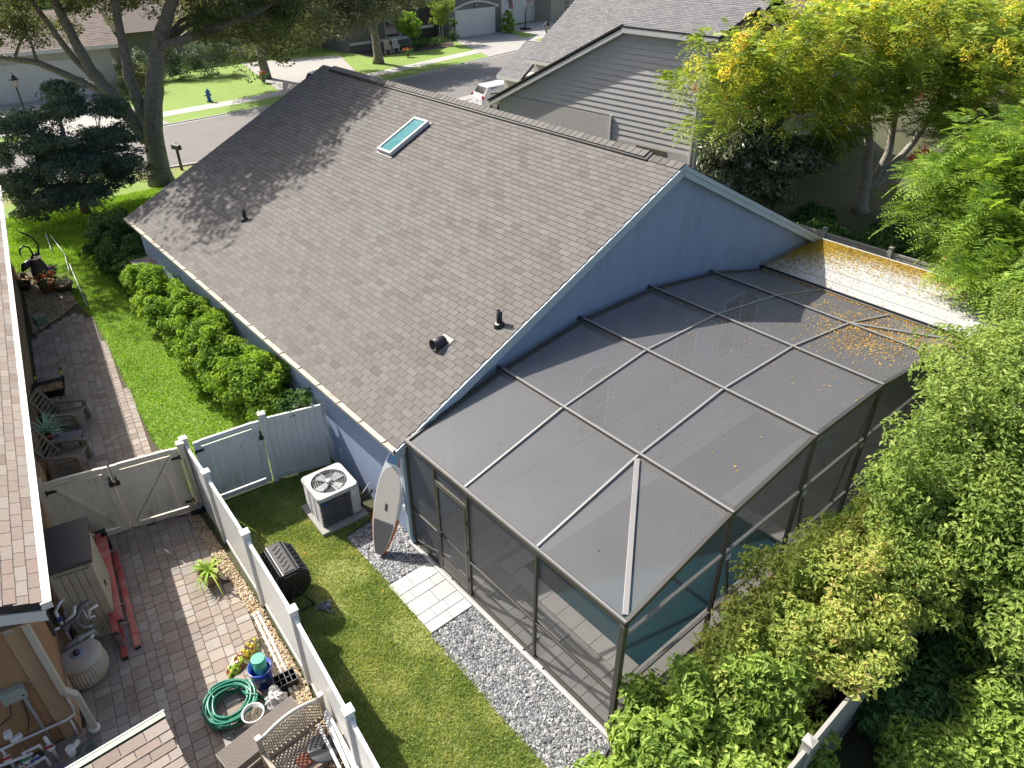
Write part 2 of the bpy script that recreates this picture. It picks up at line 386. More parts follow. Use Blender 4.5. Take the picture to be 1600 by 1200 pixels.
DARKROOF = M('roof_deck', (.045,.04,.037), .9)
SHC = [tuple(.155*.25+.75*q for q in z_) for z_ in [mul((a, b*.985, c*.95), .74) for a, b, c in [(.17,.145,.125),(.225,.20,.18),(.25,.235,.215),(.275,.25,.23),(.23,.19,.17),(.29,.275,.255),(.20,.18,.16),(.29,.25,.225)]]]
SHO = MR('shingle_tab', SHC, 'obj', .9, .004, 130, .22, 22, (.125,.115,.10), .8, .55); SHS = MR('shingle_tabs', SHC, 'isl', .9, .004, 130, .22, 22, (.125,.115,.10), .8, .55)
GLASS = glassmat('window_glass', (.035,.045,.055), .06)
# ---------------------------------------------------------------- ground, street
def lawnmat(name, c1, c2, c3, sc=1.2):
    m, t, b, o = nodes(name); b.inputs['Roughness'].default_value = .9
    f = mathn(t, 'ADD', mathn(t, 'MULTIPLY', noise(t, sc, 6), .6), mathn(t, 'MULTIPLY', noise(t, 30, 5), .4))
    t.links.new(rampnode(t, [c1, c1, c2, c3, c3], f), b.inputs['Base Color']); bumpn(t, noise(t, 45, 6), b, .03, .8); return m
LAWN = lawnmat('lawn_turf', (.13,.15,.035), (.19,.215,.05), (.28,.26,.10))
LAWNF = lawnmat('far_lawn', (.12,.20,.028), (.16,.25,.035), (.22,.28,.05))
def sheet(name, mat, P, z, **k): return MB().quad(*[(x, y, z) for x, y in P]).build(name, mat, None, kind='structure', **k)
GROUND = lawnmat('ground_cover', (.045,.042,.022), (.06,.065,.025), (.085,.075,.04), .5)
sheet('ground', GROUND, [(-400,-300),(500,-300),(500,600),(-400,600)], 0)
CURB = [(-60,50),(-25,44.6),(-8,41.6),(0,40.2),(8,39.0),(16,39.8),(28.7,42.4),(36.4,44.6),(44,46.6),(60,51.5),(100,66)]
def ribbon(name, mat, L, d0, d1, z, h=0):
    vs = []; fs = []
    for i, (x, y) in enumerate(L):
        a = L[max(0, i-1)]; b = L[min(len(L)-1, i+1)]; tx, ty = b[0]-a[0], b[1]-a[1]; l = math.hypot(tx, ty); nx, ny = -ty/l, tx/l
        vs += [(x+nx*d0, y+ny*d0, z), (x+nx*d1, y+ny*d1, z)]
    for i in range(len(L)-1): fs.append((2*i, 2*i+1, 2*i+3, 2*i+2)[::-1])
    m = MB().add(vs, fs)
    if h:
        n = len(vs); m.add([(a, b, c-h) for a, b, c in vs], []); 
        for i in range(len(L)-1): m.f += [(2*i, 2*i+2, n+2*i+2, n+2*i), (2*i+1, n+2*i+1, n+2*i+3, 2*i+3)]; m.sm += [False]*2
    return m.build(name, mat, None, kind='structure')
def asphalt():
    m, t, b, o = nodes('asphalt'); b.inputs['Roughness'].default_value = .9
    c = rampnode(t, [(.11,.105,.10), (.15,.14,.132), (.185,.172,.16)], noise(t, .5, 8, rough=.75))
    c = mixc(t, c, (.07,.066,.062), mathn(t, 'MULTIPLY', sstep(t, noise(t, 2.2, 8, rough=.8), .5, .75), .6)); t.links.new(c, b.inputs['Base Color'])
    bumpn(t, noise(t, 60, 4), b, .008); return m
ASPH = asphalt()
ribbon('road', ASPH, CURB, -9.2, -.28, .004)
ribbon('gutter_pan', CONC, CURB, -.30, .12, .012); ribbon('kerb', CONC, CURB, .0, .16, .055, .055); ribbon('kerb', CONC, CURB, -9.4, -9.2, .05, .05)
ribbon('far_verge', LAWNF, CURB, .16, 2.1, .05)
ribbon('pavement', M('pale_concrete', (.50,.485,.45), .85, .15, 1.5, .004, 30, dirt=(.3,.28,.25)), CURB, 2.1, 3.5, .056)
ribbon('far_lawn', LAWNF, CURB, 3.5, 40, .05)
# street lawn on this side
sheet('front_lawn', LAWN, [(-40,23),(-2.2,20.5),(16,20.5),(60,20.5),(60,40),(36,35),(16,30.2),(8,29.3),(0,30.6),(-8,32),(-40,38)], .003)
DRIVE = M('driveway_concrete', (.44,.42,.39), .88, .16, .8, .003, 35, dirt=(.28,.26,.24), dscale=.8)
sheet('driveway', DRIVE, [(1.2,40.1),(8.8,39.2),(8.0,51.7),(1.0,52.0)], .064)
sheet('driveway', DRIVE, [(17.5,40.2),(24.5,41.6),(29.5,55),(21,57)], .064)
sheet('driveway', DRIVE, [(39.5,45.5),(49,48.2),(51,57.6),(43.2,56)], .064)
sheet('driveway', DRIVE, [(52,49.2),(61,52),(62,62),(53,60)], .064)
sheet('driveway', DRIVE, [(23.5,20.5),(30,20.5),(31,34.5),(22.5,32.5)], .014)
sheet('far_bed', SOIL, [(31,52.2),(40.5,52.3),(43,55.5),(31,56)], .068)
# ---------------------------------------------------------------- main house
sl_ = .4866; zt = lambda x: 2.53+sl_*x; RX, RY = 7.81, 16.05
H = thing('blue_house', 'blue stucco house with big grey brown shingled gable roof', 'house')
MB().prism([(.28,0),(16.1,0),(16.1,zt(RX)-sl_*(16.1-RX)-.13),(RX,zt(RX)-.14),(.28,zt(.28)-.13)], .14, 15.9, 'y').build('wall', BLUE, H)
RXE = 16.6; ze = zt(RX)-sl_*(RXE-RX)
roof = MB().prism([(.1,zt(.1)),(.1,zt(.1)-.11),(RX,zt(RX)-.13),(RXE,ze-.11),(RXE,ze),(RX,zt(RX))], .012, RY, 'y').build('roof', DARKROOF, H)
cs = 1/math.hypot(1, sl_)
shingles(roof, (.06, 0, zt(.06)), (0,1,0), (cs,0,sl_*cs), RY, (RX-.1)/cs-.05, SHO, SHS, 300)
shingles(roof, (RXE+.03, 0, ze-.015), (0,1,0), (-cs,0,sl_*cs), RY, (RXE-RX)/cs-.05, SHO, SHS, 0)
# ridge vent and ridge caps
rv = MB()
for sg in (-1, 1): rv.quad((RX,.9,zt(RX)+.075),(RX+sg*.2,.9,zt(RX)-.2*sl_+.07),(RX+sg*.2,15.3,zt(RX)-.2*sl_+.07),(RX,15.3,zt(RX)+.075))
rvm = MB().prism([(RX-.21,zt(RX-.21)+.018),(RX-.21,zt(RX-.21)+.06),(RX,zt(RX)+.07),(RX+.21,zt(RX-.21)+.06),(RX+.21,zt(RX-.21)+.018)], .9, 15.3, 'y').build('ridge_vent', BLACKM, H)
cap = MB(); wv = .185
cap.add([(-wv,0,-wv*sl_),(0,0,.0),(wv,0,-wv*sl_),(-wv,.24,-wv*sl_-.012),(0,.24,-.012),(wv,.24,-wv*sl_-.012),(-wv,0,-wv*sl_-.016),(0,0,-.016),(wv,0,-wv*sl_-.016)], [(0,1,4,3),(1,2,5,4),(6,7,1,0),(7,8,2,1)])
cme = cap.mesh('ridge_cap'); cme.materials.append(SHO)
for i in range(80):
    y = .0+i*.2; 
    if y > RY-.2: break
    hi = .9 <= y <= 15.1
    o = bpy.data.objects.new('ridge_cap', cme); COL.objects.link(o); o.parent = H; o.location = (RX, y, zt(RX)+(.098 if hi else .036))
# rakes, fascia, gutter
for sg, xe in ((-1, .02), (1, RXE)):
    f = lambda x: zt(RX)-abs(x-RX)*sl_
    a, b = (xe, RX) if sg < 0 else (RX, xe)
    MB().prism([(a,f(a)-.005),(b,f(b)-.005),(b,f(b)-.115),(a,f(a)-.115)], -.03, .011, 'y').build('rake_board', TRIMB, H)
    MB().prism([(a+.02,f(a+.02)-.118),(b,f(b)-.118),(b,f(b)-.25),(a+.02,f(a+.02)-.25)], -.012, .012, 'y').build('rake_board', TRIMB, H)
    MB().prism([(a,f(a)-.13),(b,f(b)-.13),(b,f(b)-.15),(a,f(a)-.15)], .013, .139, 'y').build('soffit', TRIMB, H)
    MB().prism([(a,f(a)-.005),(b,f(b)-.005),(b,f(b)-.22),(a,f(a)-.22)], RY+.002, RY+.03, 'y').build('rake_board', TRIMB, H)
MB().prism([(.085,2.36),(.105,2.36),(.105,2.56),(.085,2.56)], .02, RY, 'y').build('fascia', TRIMB, H)
box('soffit', TRIMB, (.19, 8, 2.37), (.17, 15.9, .02), H)
gut = MB().prism([(-.045,2.55),(-.035,2.555),(-.02,2.47),(.075,2.47),(.075,2.555),(.083,2.555),(.083,2.455),(-.03,2.455)], -.01, RY, 'y').build('gutter', CREAM, H)
box('gutter_guard', CREAM, (.022, 8.02, 2.545), (.1, 16.0, .008), gut)
for i in range(19): MB().box((.02,.35+i*.86,2.556), (.13,.022,.012)).build('hanger', M('hanger_dark', (.2,.15,.1), .7), gut)
for i in range(5): box('gutter_seam', M('seam_tan', (.45,.38,.28), .6), (-.034, 2.2+i*3.05, 2.5), (.02,.06,.1), gut)
ds = MB().box((.2,.09,1.25), (.075,.1,2.1)); ds.bar((.2,.09,2.28),(.06,.09,2.46),.075,.09,(0,1,0)); ds.bar((.2,.09,.22),(.2,-.02,.06),.075,.08,(1,0,0))
dso = ds.build('downspout', TRIMB, H, .008); box('strap', TRIMB, (.2,.085,1.1), (.085,.125,.03), dso); box('strap', TRIMB, (.2,.085,2.0), (.085,.125,.03), dso)
box('corner_trim', TRIMB, (.285,.13,1.2), (.03,.05,2.3), H)
box('hose_bib_box', WHITE, (.26,.3,.75), (.05,.09,.12), H)
# skylight
th = math.atan(sl_); Mr = Matrix.Rotation(-th, 3, 'Y')
cx, cy = 6.15, 8.46; up = Vector((-math.sin(th), 0, math.cos(th))); ctr = Vector((cx, cy, zt(cx)))
skl = MB()
for dx, dy, w, h in ((0,.31,1.5,.06),(0,-.31,1.5,.06),(.72,0,.06,.56),(-.72,0,.06,.56)): skl.box(ctr+Mr@Vector((dx,dy,.07)), (w,h,.14), M=Mr)
sko = skl.build('skylight', WHITE, H)
mg, tg, bgx, og = nodes('skylight_glass'); bgx.inputs['Base Color'].default_value = (.07,.2,.215,1); bgx.inputs['Roughness'].default_value = .12
tg.links.new(rampnode(tg, [(.05,.17,.19),(.075,.21,.225),(.16,.30,.30)], noise(tg, 6, 8)), bgx.inputs['Base Color'])
MB().box(ctr+Mr@Vector((0,0,.1)), (1.39,.57,.02), M=Mr).build('glass', mg, sko)
MB().box(ctr+Mr@Vector((0,0,.02)), (1.66,.80,.02), M=Mr).build('flashing', M('dark_flashing', (.06,.06,.06), .5), sko)
# vents
for x, y, r, h in ((1.98,10.7,.055,.34), (2.92,.44,.06,.36)):
    vp = MB().lathe([(r*.8,0),(r,0.0),(r,h),(r*.8,h),(r*.8,h-.1)], 14, (x,y,zt(x)-.02)).build('vent_pipe', BLACK, H)
    MB().lathe([(.12,0),(.12,.02),(r+.01,.08),(r+.005,.09)], 16, (x,y,zt(x)), Mr).build('flashing', BLACK, vp)
hv = MB(); c = Vector((1.95,1.15,zt(1.95))); Mh = Matrix.Rotation(-th, 3, 'Y')@Matrix.Rotation(RAD(-63), 3, 'Y')
hv.lathe([(.13,-.02),(.13,.26),(.115,.26),(.115,.1)], 18, c+Vector((.12,.06,.09)), Mh); hvo = hv.build('exhaust_hood', BLACKM, H)
MB().box(c+Mr@Vector((.1,.05,.02)), (.42,.34,.02), M=Mr).build('flashing', M('grey_flashing', (.3,.29,.27), .6), hvo)
# rear windows and doors behind the screen
def window(par, x0, x1, z0, z1, y, name='window', bars=1, arch=False, fm=None):
    fm = fm or WHITE; w = .07; f = MB()
    for bx in ((x0+w/2,(z0+z1)/2,w,z1-z0),(x1-w/2,(z0+z1)/2,w,z1-z0)): f.box((bx[0],y-.02,bx[1]), (bx[2],.05,bx[3]))
    f.box(((x0+x1)/2,y-.02,z0+w/2), (x1-x0-2*w,.05,w)); f.box(((x0+x1)/2,y-.02,z1-w/2), (x1-x0-2*w,.05,w))
    for i in range(bars): f.box(((x0+x1)/2,y-.02,z0+(z1-z0)*(i+1)/(bars+1)), (x1-x0-2*w,.045,.045))
    fo = f.build(name, fm, par); box('pane', GLASS, ((x0+x1)/2,y-.012,(z0+z1)/2), (x1-x0-2*w,.01,z1-z0-2*w), fo)
    if arch:
        r = (x1-x0)/2; cx = (x0+x1)/2; m = MB(); n = 14; P = [(cx+r*math.cos(math.pi*i/n), z1+.12+r*.75*math.sin(math.pi*i/n)) for i in range(n+1)]
        MB().prism(P, y-.02, y-.01, 'y').build('fanlight', GLASS, fo)
        MB().tube([(px, y-.03, pz) for px, pz in P]+[(P[0][0], y-.03, P[0][1])], .035, 6).build('fanlight_frame', fm, fo)
    return fo
window(H, 5.02, 6.08, .12, 1.58, .14, bars=1, arch=True)
window(H, 8.6, 9.5, .08, 1.85, .14, bars=1)
dr = window(H, 10.6, 12.4, .08, 2.1, .14, 'patio_door', bars=0); box('mullion', WHITE, (11.5,.115,1.09), (.08,.05,1.9), dr)
for i in range(6): box('wall_fixture', WHITE, (12.9,.1,1.7), (.1,.09,.18), H) if i == 0 else None
# ---------------------------------------------------------------- deck, pool
PVC_ = [(.44,.43,.41),(.52,.505,.48),(.58,.565,.54),(.48,.465,.45),(.55,.53,.49)]
PG_O = MR('deck_paver', PVC_, 'obj', .8, .003, 60, .15, 4); PG_S = MR('deck_pavers', PVC_, 'isl', .8, .003, 60, .15, 4)
deck = MB().prism([(.16,.13),(12.1,.13),(12.1,-1.62),(1.12,-1.62),(1.12,-5.5),(.16,-5.5)], 0, .035).build('deck', CONC, None, kind='structure')
MB().prism([(1.12,-5.22),(5.9,-5.22),(5.9,-5.5),(1.12,-5.5)], 0, .035).build('slab', CONC, deck); MB().prism([(6.2,-3.7),(9.9,-3.7),(12.1,-4.95),(12.1,-5.5),(5.901,-5.5),(5.901,-3.7)], 0, .0335).build('slab', CONC, deck)
MB().prism([(9.9,-1.62),(15.1,-1.62),(15.1,-4.95),(9.9,-4.95)], 0, .034).build('slab', CONC, deck)
MB().prism([(12.101,.13),(15.1,.13),(15.1,-1.62),(12.101,-1.62)], 0, .034).build('slab', CONC, deck)
pave(deck, [(.3,.1),(12.0,.1),(12.0,-1.55),(1.05,-1.55),(1.05,-5.3),(.3,-5.3)], 0, [.3,.3,.2], [.45,.3,.6], PG_O, PG_S, .06)
COPE = M('pale_coping', (.58,.56,.52), .75, .1, 6, .003, 40)
def cope(x0, y0, x1, y1, n):
    for i in range(n):
        a, b = i/n, (i+1)/n; 
        if abs(x1-x0) > abs(y1-y0): box('coping_stone', COPE, (x0+(x1-x0)*(a+b)/2, (y0+y1)/2, .05), (abs(x1-x0)/n-.006, .36, .06), deck, bevel=.008)
        else: box('coping_stone', COPE, ((x0+x1)/2, y0+(y1-y0)*(a+b)/2, .05), (.36, abs(y1-y0)/n-.006, .06), deck, bevel=.008)
cope(1.12,-1.8,9.9,-1.8,18); cope(1.3,-1.99,1.3,-4.95,7); cope(1.12,-5.14,5.9,-5.14,10); cope(9.72,-1.99,9.72,-3.5,4); cope(6.08,-3.52,9.9,-3.52,8); cope(6.08,-3.71,6.08,-5.32,4)
mw, tw, bw, ow = nodes('pool_water'); bw.inputs['Roughness'].default_value = .22; bw.inputs['Specular IOR Level'].default_value = .3; bw.inputs['Base Color'].default_value = (.018,.062,.085,1)
tw.links.new(rampnode(tw, [(.012,.045,.065),(.02,.07,.092)], noise(tw, .6, 3)), bw.inputs['Base Color']); bumpn(tw, noise(tw, 3.5, 3), bw, .02, .08)
sheet('pool_water', mw, [(1.4,-1.9),(9.6,-1.9),(9.6,-3.6),(6.0,-3.6),(6.0,-5.05),(1.4,-5.05)], .025)
box('plinth', M('white_curb', (.62,.6,.56), .8, .12, 4), (.155,-2.7,.03), (.05,5.6,.06), deck)
# ---------------------------------------------------------------- screen enclosure
CG = thing('screen_enclosure', 'dark bronze pool screen enclosure with domed mesh roof attached to blue house', 'screen enclosure')
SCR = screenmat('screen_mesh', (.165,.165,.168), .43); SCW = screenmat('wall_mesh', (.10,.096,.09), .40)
PX = [.25,2.6,4.88,7.2,9.62,12.0]; PZ = [2.67,3.27,3.6,3.6,3.27,2.67]; YS = [-.04,-1.76,-3.58,-5.41]
def pz(x):
    for i in range(5):
        if x <= PX[i+1]+1e-6: return PZ[i]+(PZ[i+1]-PZ[i])*(x-PX[i])/(PX[i+1]-PX[i])
    return PZ[-1]
BEAM = M('beam_sunlit', (.36,.35,.335), .42, .12, 4, metal=.15)  # paler version of the bronze, with sunlight put into its colour
for i in range(6):
    inner = 0 < i < 5; hb = .17 if inner else .1
    ro = MB().bar((PX[i],-.01 if not inner else .13,PZ[i]+.03-hb/2),(PX[i],-5.44,PZ[i]+.03-hb/2),.05 if inner else .07,hb).build('roof_beam' if inner else 'eave_beam', BRONZE, CG, .003)
    MB().bar((PX[i],-.02,PZ[i]+.036),(PX[i],-5.44,PZ[i]+.036),.045 if inner else .03,.01).build('sunlit_strip', BEAM, ro)  # added strip, paints the sunlit top edge along each dark beam
for j, y in enumerate(YS):
    for i in range(5):
        w, h = (.04,.05) if j in (1,2) else (.07,.09) if j == 3 else (.06,.1)
        MB().bar((PX[i]+.03,y,PZ[i]-(.0 if j in (1,2) else .02)),(PX[i+1]-.03,y,PZ[i+1]-(.0 if j in (1,2) else .02)),w,h).build('purlin' if j in (1,2) else 'gable_beam', BEAM if j in (1,2) else BRONZE, CG, .003)
MB().bar((2.5,-3.62,pz(2.5)+.012),(.33,-5.35,pz(.33)+.012),.085,.05).build('roof_brace', BEAM, CG, .003)
MB().bar((9.7,-3.62,pz(9.7)+.012),(11.9,-5.35,pz(11.9)+.012),.085,.05).build('roof_brace', BEAM, CG, .003)
for i in range(5):
    for j in range(3):
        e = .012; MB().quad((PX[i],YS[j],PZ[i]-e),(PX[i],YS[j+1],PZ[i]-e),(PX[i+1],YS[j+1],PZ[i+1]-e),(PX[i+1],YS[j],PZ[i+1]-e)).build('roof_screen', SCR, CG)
def post(x, y, z1, w=.06, d=.06, nm='post'): return box(nm, BRONZE, (x, y, .04+(z1-.04)/2), (w, d, z1-.04), CG, bevel=.004)
LP = [.0,-.9,-1.86,-3.62]
for y in LP: post(.25, y, 2.62, .055, .055)
post(.25, -5.41, 2.62, .09, .09)
box('sill', BRONZE, (.25,-2.68,.075), (.06,5.4,.04), CG)
for a, b in ((.0,-.9),(-1.86,-3.62),(-3.62,-5.41)):
    MB().bar((.25,a-.03,.98),(.25,b+.03,.98),.05,.05).build('chair_rail', BRONZE, CG, .003)
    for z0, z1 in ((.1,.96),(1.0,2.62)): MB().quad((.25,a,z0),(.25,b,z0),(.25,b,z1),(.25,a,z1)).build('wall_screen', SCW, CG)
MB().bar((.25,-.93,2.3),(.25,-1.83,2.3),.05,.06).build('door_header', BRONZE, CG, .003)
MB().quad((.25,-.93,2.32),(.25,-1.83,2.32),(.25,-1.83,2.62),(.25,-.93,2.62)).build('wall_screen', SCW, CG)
dm = MB()
for y in (-.965,-1.795): dm.box((.235,y,1.18), (.035,.06,2.16))
for z in (.14,.40,1.0,2.24): dm.box((.235,-1.38,z), (.035,.77,.05 if z > .5 else .06))
sd = dm.build('screen_door', BRONZE, CG)
box('kick_plate', BRONZE, (.235,-1.38,.27), (.012,.77,.2), sd)
for z0, z1 in ((.43,.975),(1.025,2.215)): MB().quad((.235,-.995,z0),(.235,-1.765,z0),(.235,-1.765,z1),(.235,-.995,z1)).build('door_screen', SCW, sd)
box('handle', BLACKM, (.2,-1.06,1.08), (.05,.03,.12), sd)
for z in (.5,1.2,1.95): box('hinge', BLACKM, (.212,-1.835,z), (.02,.03,.1), sd)
for i in range(1, 6): post(PX[i], -5.41, PZ[i]-.06, .07, .07)
for i in range(5):
    a, b = PX[i], PX[i+1]
    for z in (1.0, 2.36):
        MB().bar((a+.035,-5.41,z),(b-.035,-5.41,z),.05,.06).build('chair_rail', BEAM, CG, .003)
    box('sill', BRONZE, ((a+b)/2,-5.41,.06), (b-a-.08,.06,.05), CG)
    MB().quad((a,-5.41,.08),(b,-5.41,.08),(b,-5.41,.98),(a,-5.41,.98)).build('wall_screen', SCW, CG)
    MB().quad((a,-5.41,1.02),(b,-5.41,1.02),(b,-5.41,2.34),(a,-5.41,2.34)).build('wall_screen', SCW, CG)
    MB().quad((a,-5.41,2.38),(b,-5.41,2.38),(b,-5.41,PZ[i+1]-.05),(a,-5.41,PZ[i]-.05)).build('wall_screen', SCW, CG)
for x, s in ((2.6,1),(4.88,1),(7.2,-1)):
    MB().bar((x,-5.37,pz(x)-.1),(x+.55*s,-5.37,.95),.04,.04).build('wall_brace', BRONZE, CG)
    box('bracket', WHITE, (x+.12*s,-5.46,2.28), (.1,.02,.09), CG)
# ---------------------------------------------------------------- white patio roof beside the enclosure
PC = thing('patio_cover', 'flat white patio roof strewn with yellow leaves beside the screen enclosure', 'patio roof', (12.06,0,0))
mpr, tpr, bpr, opr = nodes('white_roof_panel'); bpr.inputs['Roughness'].default_value = .5
gpos = tpr.nodes.new('ShaderNodeNewGeometry').outputs['Position']
cpr = mixc(tpr, (.40,.40,.39), (.22,.21,.19), mathn(tpr, 'MULTIPLY', sstep(tpr, noise(tpr, 3, 8, gpos, .75), .5, .8), .6)); tpr.links.new(cpr, bpr.inputs['Base Color'])
for i in range(5): box('roof_panel', mpr, (.32+i*.6, -2.72, 2.62+.015*i), (.594, 5.6, .09), PC)
box('edge_gutter', BLACKM, (.0,-2.72,2.69), (.05,5.62,.12), PC); box('fascia', WHITE, (3.045,-2.72,2.66), (.04,5.66,.2), PC)
box('fascia', WHITE, (1.52,-5.545,2.64), (3.0,.04,.16), PC); box('flashing', M('grey_flashing'), (1.5,.11,2.75), (3.0,.03,.09), PC)
for y in (-.5,-2.9,-5.4): box('post', WHITE, (2.9,y,1.29), (.09,.09,2.58), PC)
# ---------------------------------------------------------------- back lawn, gravel, slab path
LAWN_P = [(-2.72,3.75),(-1.1,3.6),(.2,3.35),(.26,2.6),(-.05,2.5),(-.05,1.25),(-.77,1.1),(-.76,-.6),(-.78,-2.1),(-.84,-4.2),(-.9,-7.7),(-3.45,-7.7),(-3.05,-3.5),(-2.85,-1.5),(-2.74,.56)]
sheet('back_lawn', LAWN, LAWN_P, .004)
BL1 = leafmat('grass_blade', [(.085,.125,.038),(.125,.178,.054),(.18,.238,.082),(.26,.285,.125),(.37,.355,.20)], .34, .6)
BL2 = leafmat('bright_grass_blade', [(.08,.15,.014),(.11,.21,.02),(.15,.26,.028),(.21,.29,.05)], .36, .6)
patchy = lambda x, y: rng.random(len(x)) < .62+.38*np.tanh(2.2*(np.cos(1.9*x+.8*y)+np.cos(2.7*y-1.1*x+1)+np.cos(5.1*x+3.3*y+2)*.7+.9))
grass('grass', LAWN_P, 230000, .05, BL1, 'mown grass with dry patches between white fence and gravel strip', keep=patchy, w=.018)
SIDE_P = [(-2.74,7.0),(-2.72,4.0),(-1.1,3.75),(.25,3.4),(.27,16),(1.2,20.4),(-2.15,20.4),(-2.1,16),(-2.03,14.8)]
sheet('side_lawn', LAWNF, SIDE_P, .005); sheet('side_lawn', LAWNF, [(-4,26.5),(-2.1,20.45),(16,20.45),(16,29),(6,28.6),(-2,28.8)], .006)
grass('grass', SIDE_P+[], 90000, .06, BL2, 'lush bright green grass beside the long hedge', w=.02)
grass('grass', [(-3.2,20.4),(5,20.4),(5,27),(-3.2,27)], 60000, .07, BL2, 'shaded green grass under the oak by the street', w=.03)
SLATE = MR('slate_chip', [(.07,.075,.08),(.15,.155,.165),(.24,.245,.255),(.36,.365,.37),(.56,.56,.555)], 'isl', .6, 0, 50, .15, 20)
G1 = [(-.84,-2.08),(.12,-2.08),(.12,-5.6),(-.9,-5.6)]; G2 = [(-.76,1.05),(.0,1.1),(.05,1.25),(.27,1.3),(.27,.1),(.14,-.05),(.13,-.62),(-.75,-.58)]
BED = M('gravel_bed', (.1,.1,.105), .9, .4, 20, .01)
for P in (G1, G2): sheet('gravel_bed', BED, P, .005)
x1, y1 = scatter(G1, 15000); x2, y2 = scatter(G2, 5200)
pebbles('gravel', x1, y1, rng.uniform(.008, .03, len(x1)), .03, SLATE, 'loose grey slate chips between lawn and enclosure', 'gravel')
pebbles('gravel', x2, y2, rng.uniform(.008, .03, len(x2)), .032, MR('dark_pebble', [(.10,.105,.115),(.20,.205,.215),(.30,.305,.315),(.46,.46,.46)], 'isl', .55, 0), 'dark pebbles around the leaning paddle board', 'gravel', sharp=False)
path = sheet('slab_path', BED, [(-.79,-.6),(.13,-.64),(.13,-2.05),(-.82,-2.05)], .006)
SL_O = MR('pale_slab', [(.50,.495,.48),(.58,.575,.56),(.63,.62,.60),(.55,.53,.50)], 'obj', .8, .003, 40, .12, 4)
yy = -.61
for h_, ws in ((.36,(.4,.54)),(.24,(.24,.46,.24)),(.36,(.54,.4)),(.24,(.3,.3,.34)),(.24,(.5,.44))):
    xx = -.81
    for w_ in ws:
        me = paver_mesh('p', w_-.008, h_-.008).mesh('slab'); o = link('slab', me, SL_O, path); o.location = (xx+w_/2, yy-h_/2, .034+random.uniform(-.002,.002)); xx += w_
    yy -= h_
box('slab_edge', BLACKM, (-.36,-2.065,.02), (.96,.012,.04), path)
# ---------------------------------------------------------------- fences
def fence(label, posts, mat, name='vinyl_fence', ph=1.86, h=1.74, bw=.155, cap=True, first=True, last=True, group=None, brackets=True):
    t = thing(name, label, 'fence', (*posts[0], 0), 0, group); ox, oy = posts[0]; pm = {}
    L = [(x-ox, y-oy) for x, y in posts]
    for i, (x, y) in enumerate(L):
        if (i == 0 and not first) or (i == len(L)-1 and not last): continue
        j = min(i, len(L)-2); a = math.atan2(L[j+1][1]-L[j][1], L[j+1][0]-L[j][0])
        p = box('post', mat, (x, y, ph/2), (.13,.13,ph), t, a, .006)
        if cap:
            c = MB().box((x,y,ph+.012), (.155,.155,.028), a); R_ = Matrix.Rotation(a, 3, 'Z')
            c.add([Vector((x,y,ph+.026))+R_@Vector(v) for v in ((-.07,-.07,0),(.07,-.07,0),(.07,.07,0),(-.07,.07,0),(0,0,.03))], [(0,1,4),(1,2,4),(2,3,4),(3,0,4)]); c.build('cap', mat, p)
    for i in range(len(L)-1): panel(t, L[i], L[i+1], mat, h, bw)
    return t
def panel(t, A, B, mat, h=1.74, bw=.155, gap=.065, z0=.05, nm='board', rail=.14):
    A, B = Vector((*A, 0)), Vector((*B, 0)); d = (B-A); ln = d.length; d.normalize(); a = math.atan2(d.y, d.x)
    A2, B2 = A+d*gap, B-d*gap; w = (B2-A2).length; c = (A2+B2)/2
    box('top_rail', mat, (c.x, c.y, h-.045), (w, .055, .09), t, a, .004); box('bottom_rail', mat, (c.x, c.y, z0+rail/2), (w, .055, rail), t, a, .004)
    n = max(2, round(w/bw)); s = w/n; zz0 = z0+rail-.01; zz1 = h-.085
    k = (round(s, 3), mat.name, round(h, 2))
    if k not in PMESH:
        me = MB().add([(-s/2+.001,-.008,zz0),(-s/2+.006,-.016,zz0),(s/2-.006,-.016,zz0),(s/2-.001,-.008,zz0),(s/2-.001,.008,zz0),(s/2-.006,.016,zz0),(-s/2+.006,.016,zz0),(-s/2+.001,.008,zz0),(-s/2+.001,-.008,zz1),(-s/2+.006,-.016,zz1),(s/2-.006,-.016,zz1),(s/2-.001,-.008,zz1),(s/2-.001,.008,zz1),(s/2-.006,.016,zz1),(-s/2+.006,.016,zz1),(-s/2+.001,.008,zz1)], [(i,(i+1)%8,8+(i+1)%8,8+i) for i in range(8)]).mesh('board')
        me.materials.append(mat); PMESH[k] = me
    for i in range(n):
        o = bpy.data.objects.new(nm, PMESH[k]); COL.objects.link(o); o.parent = t
        p = A2+d*(s*(i+.5)); o.location = (p.x, p.y, random.uniform(-.002, .002)); o.rotation_euler = (0, 0, a+random.uniform(-.004, .004))
PMESH = {}
FP = [(-2.64,3.95),(-2.69,2.61),(-2.79,.56),(-2.92,-1.5),(-3.12,-3.54),(-3.32,-5.58),(-3.5,-7.75)]
fence('long white vinyl privacy fence with capped posts between lawn and paved yard', FP, VINYL)
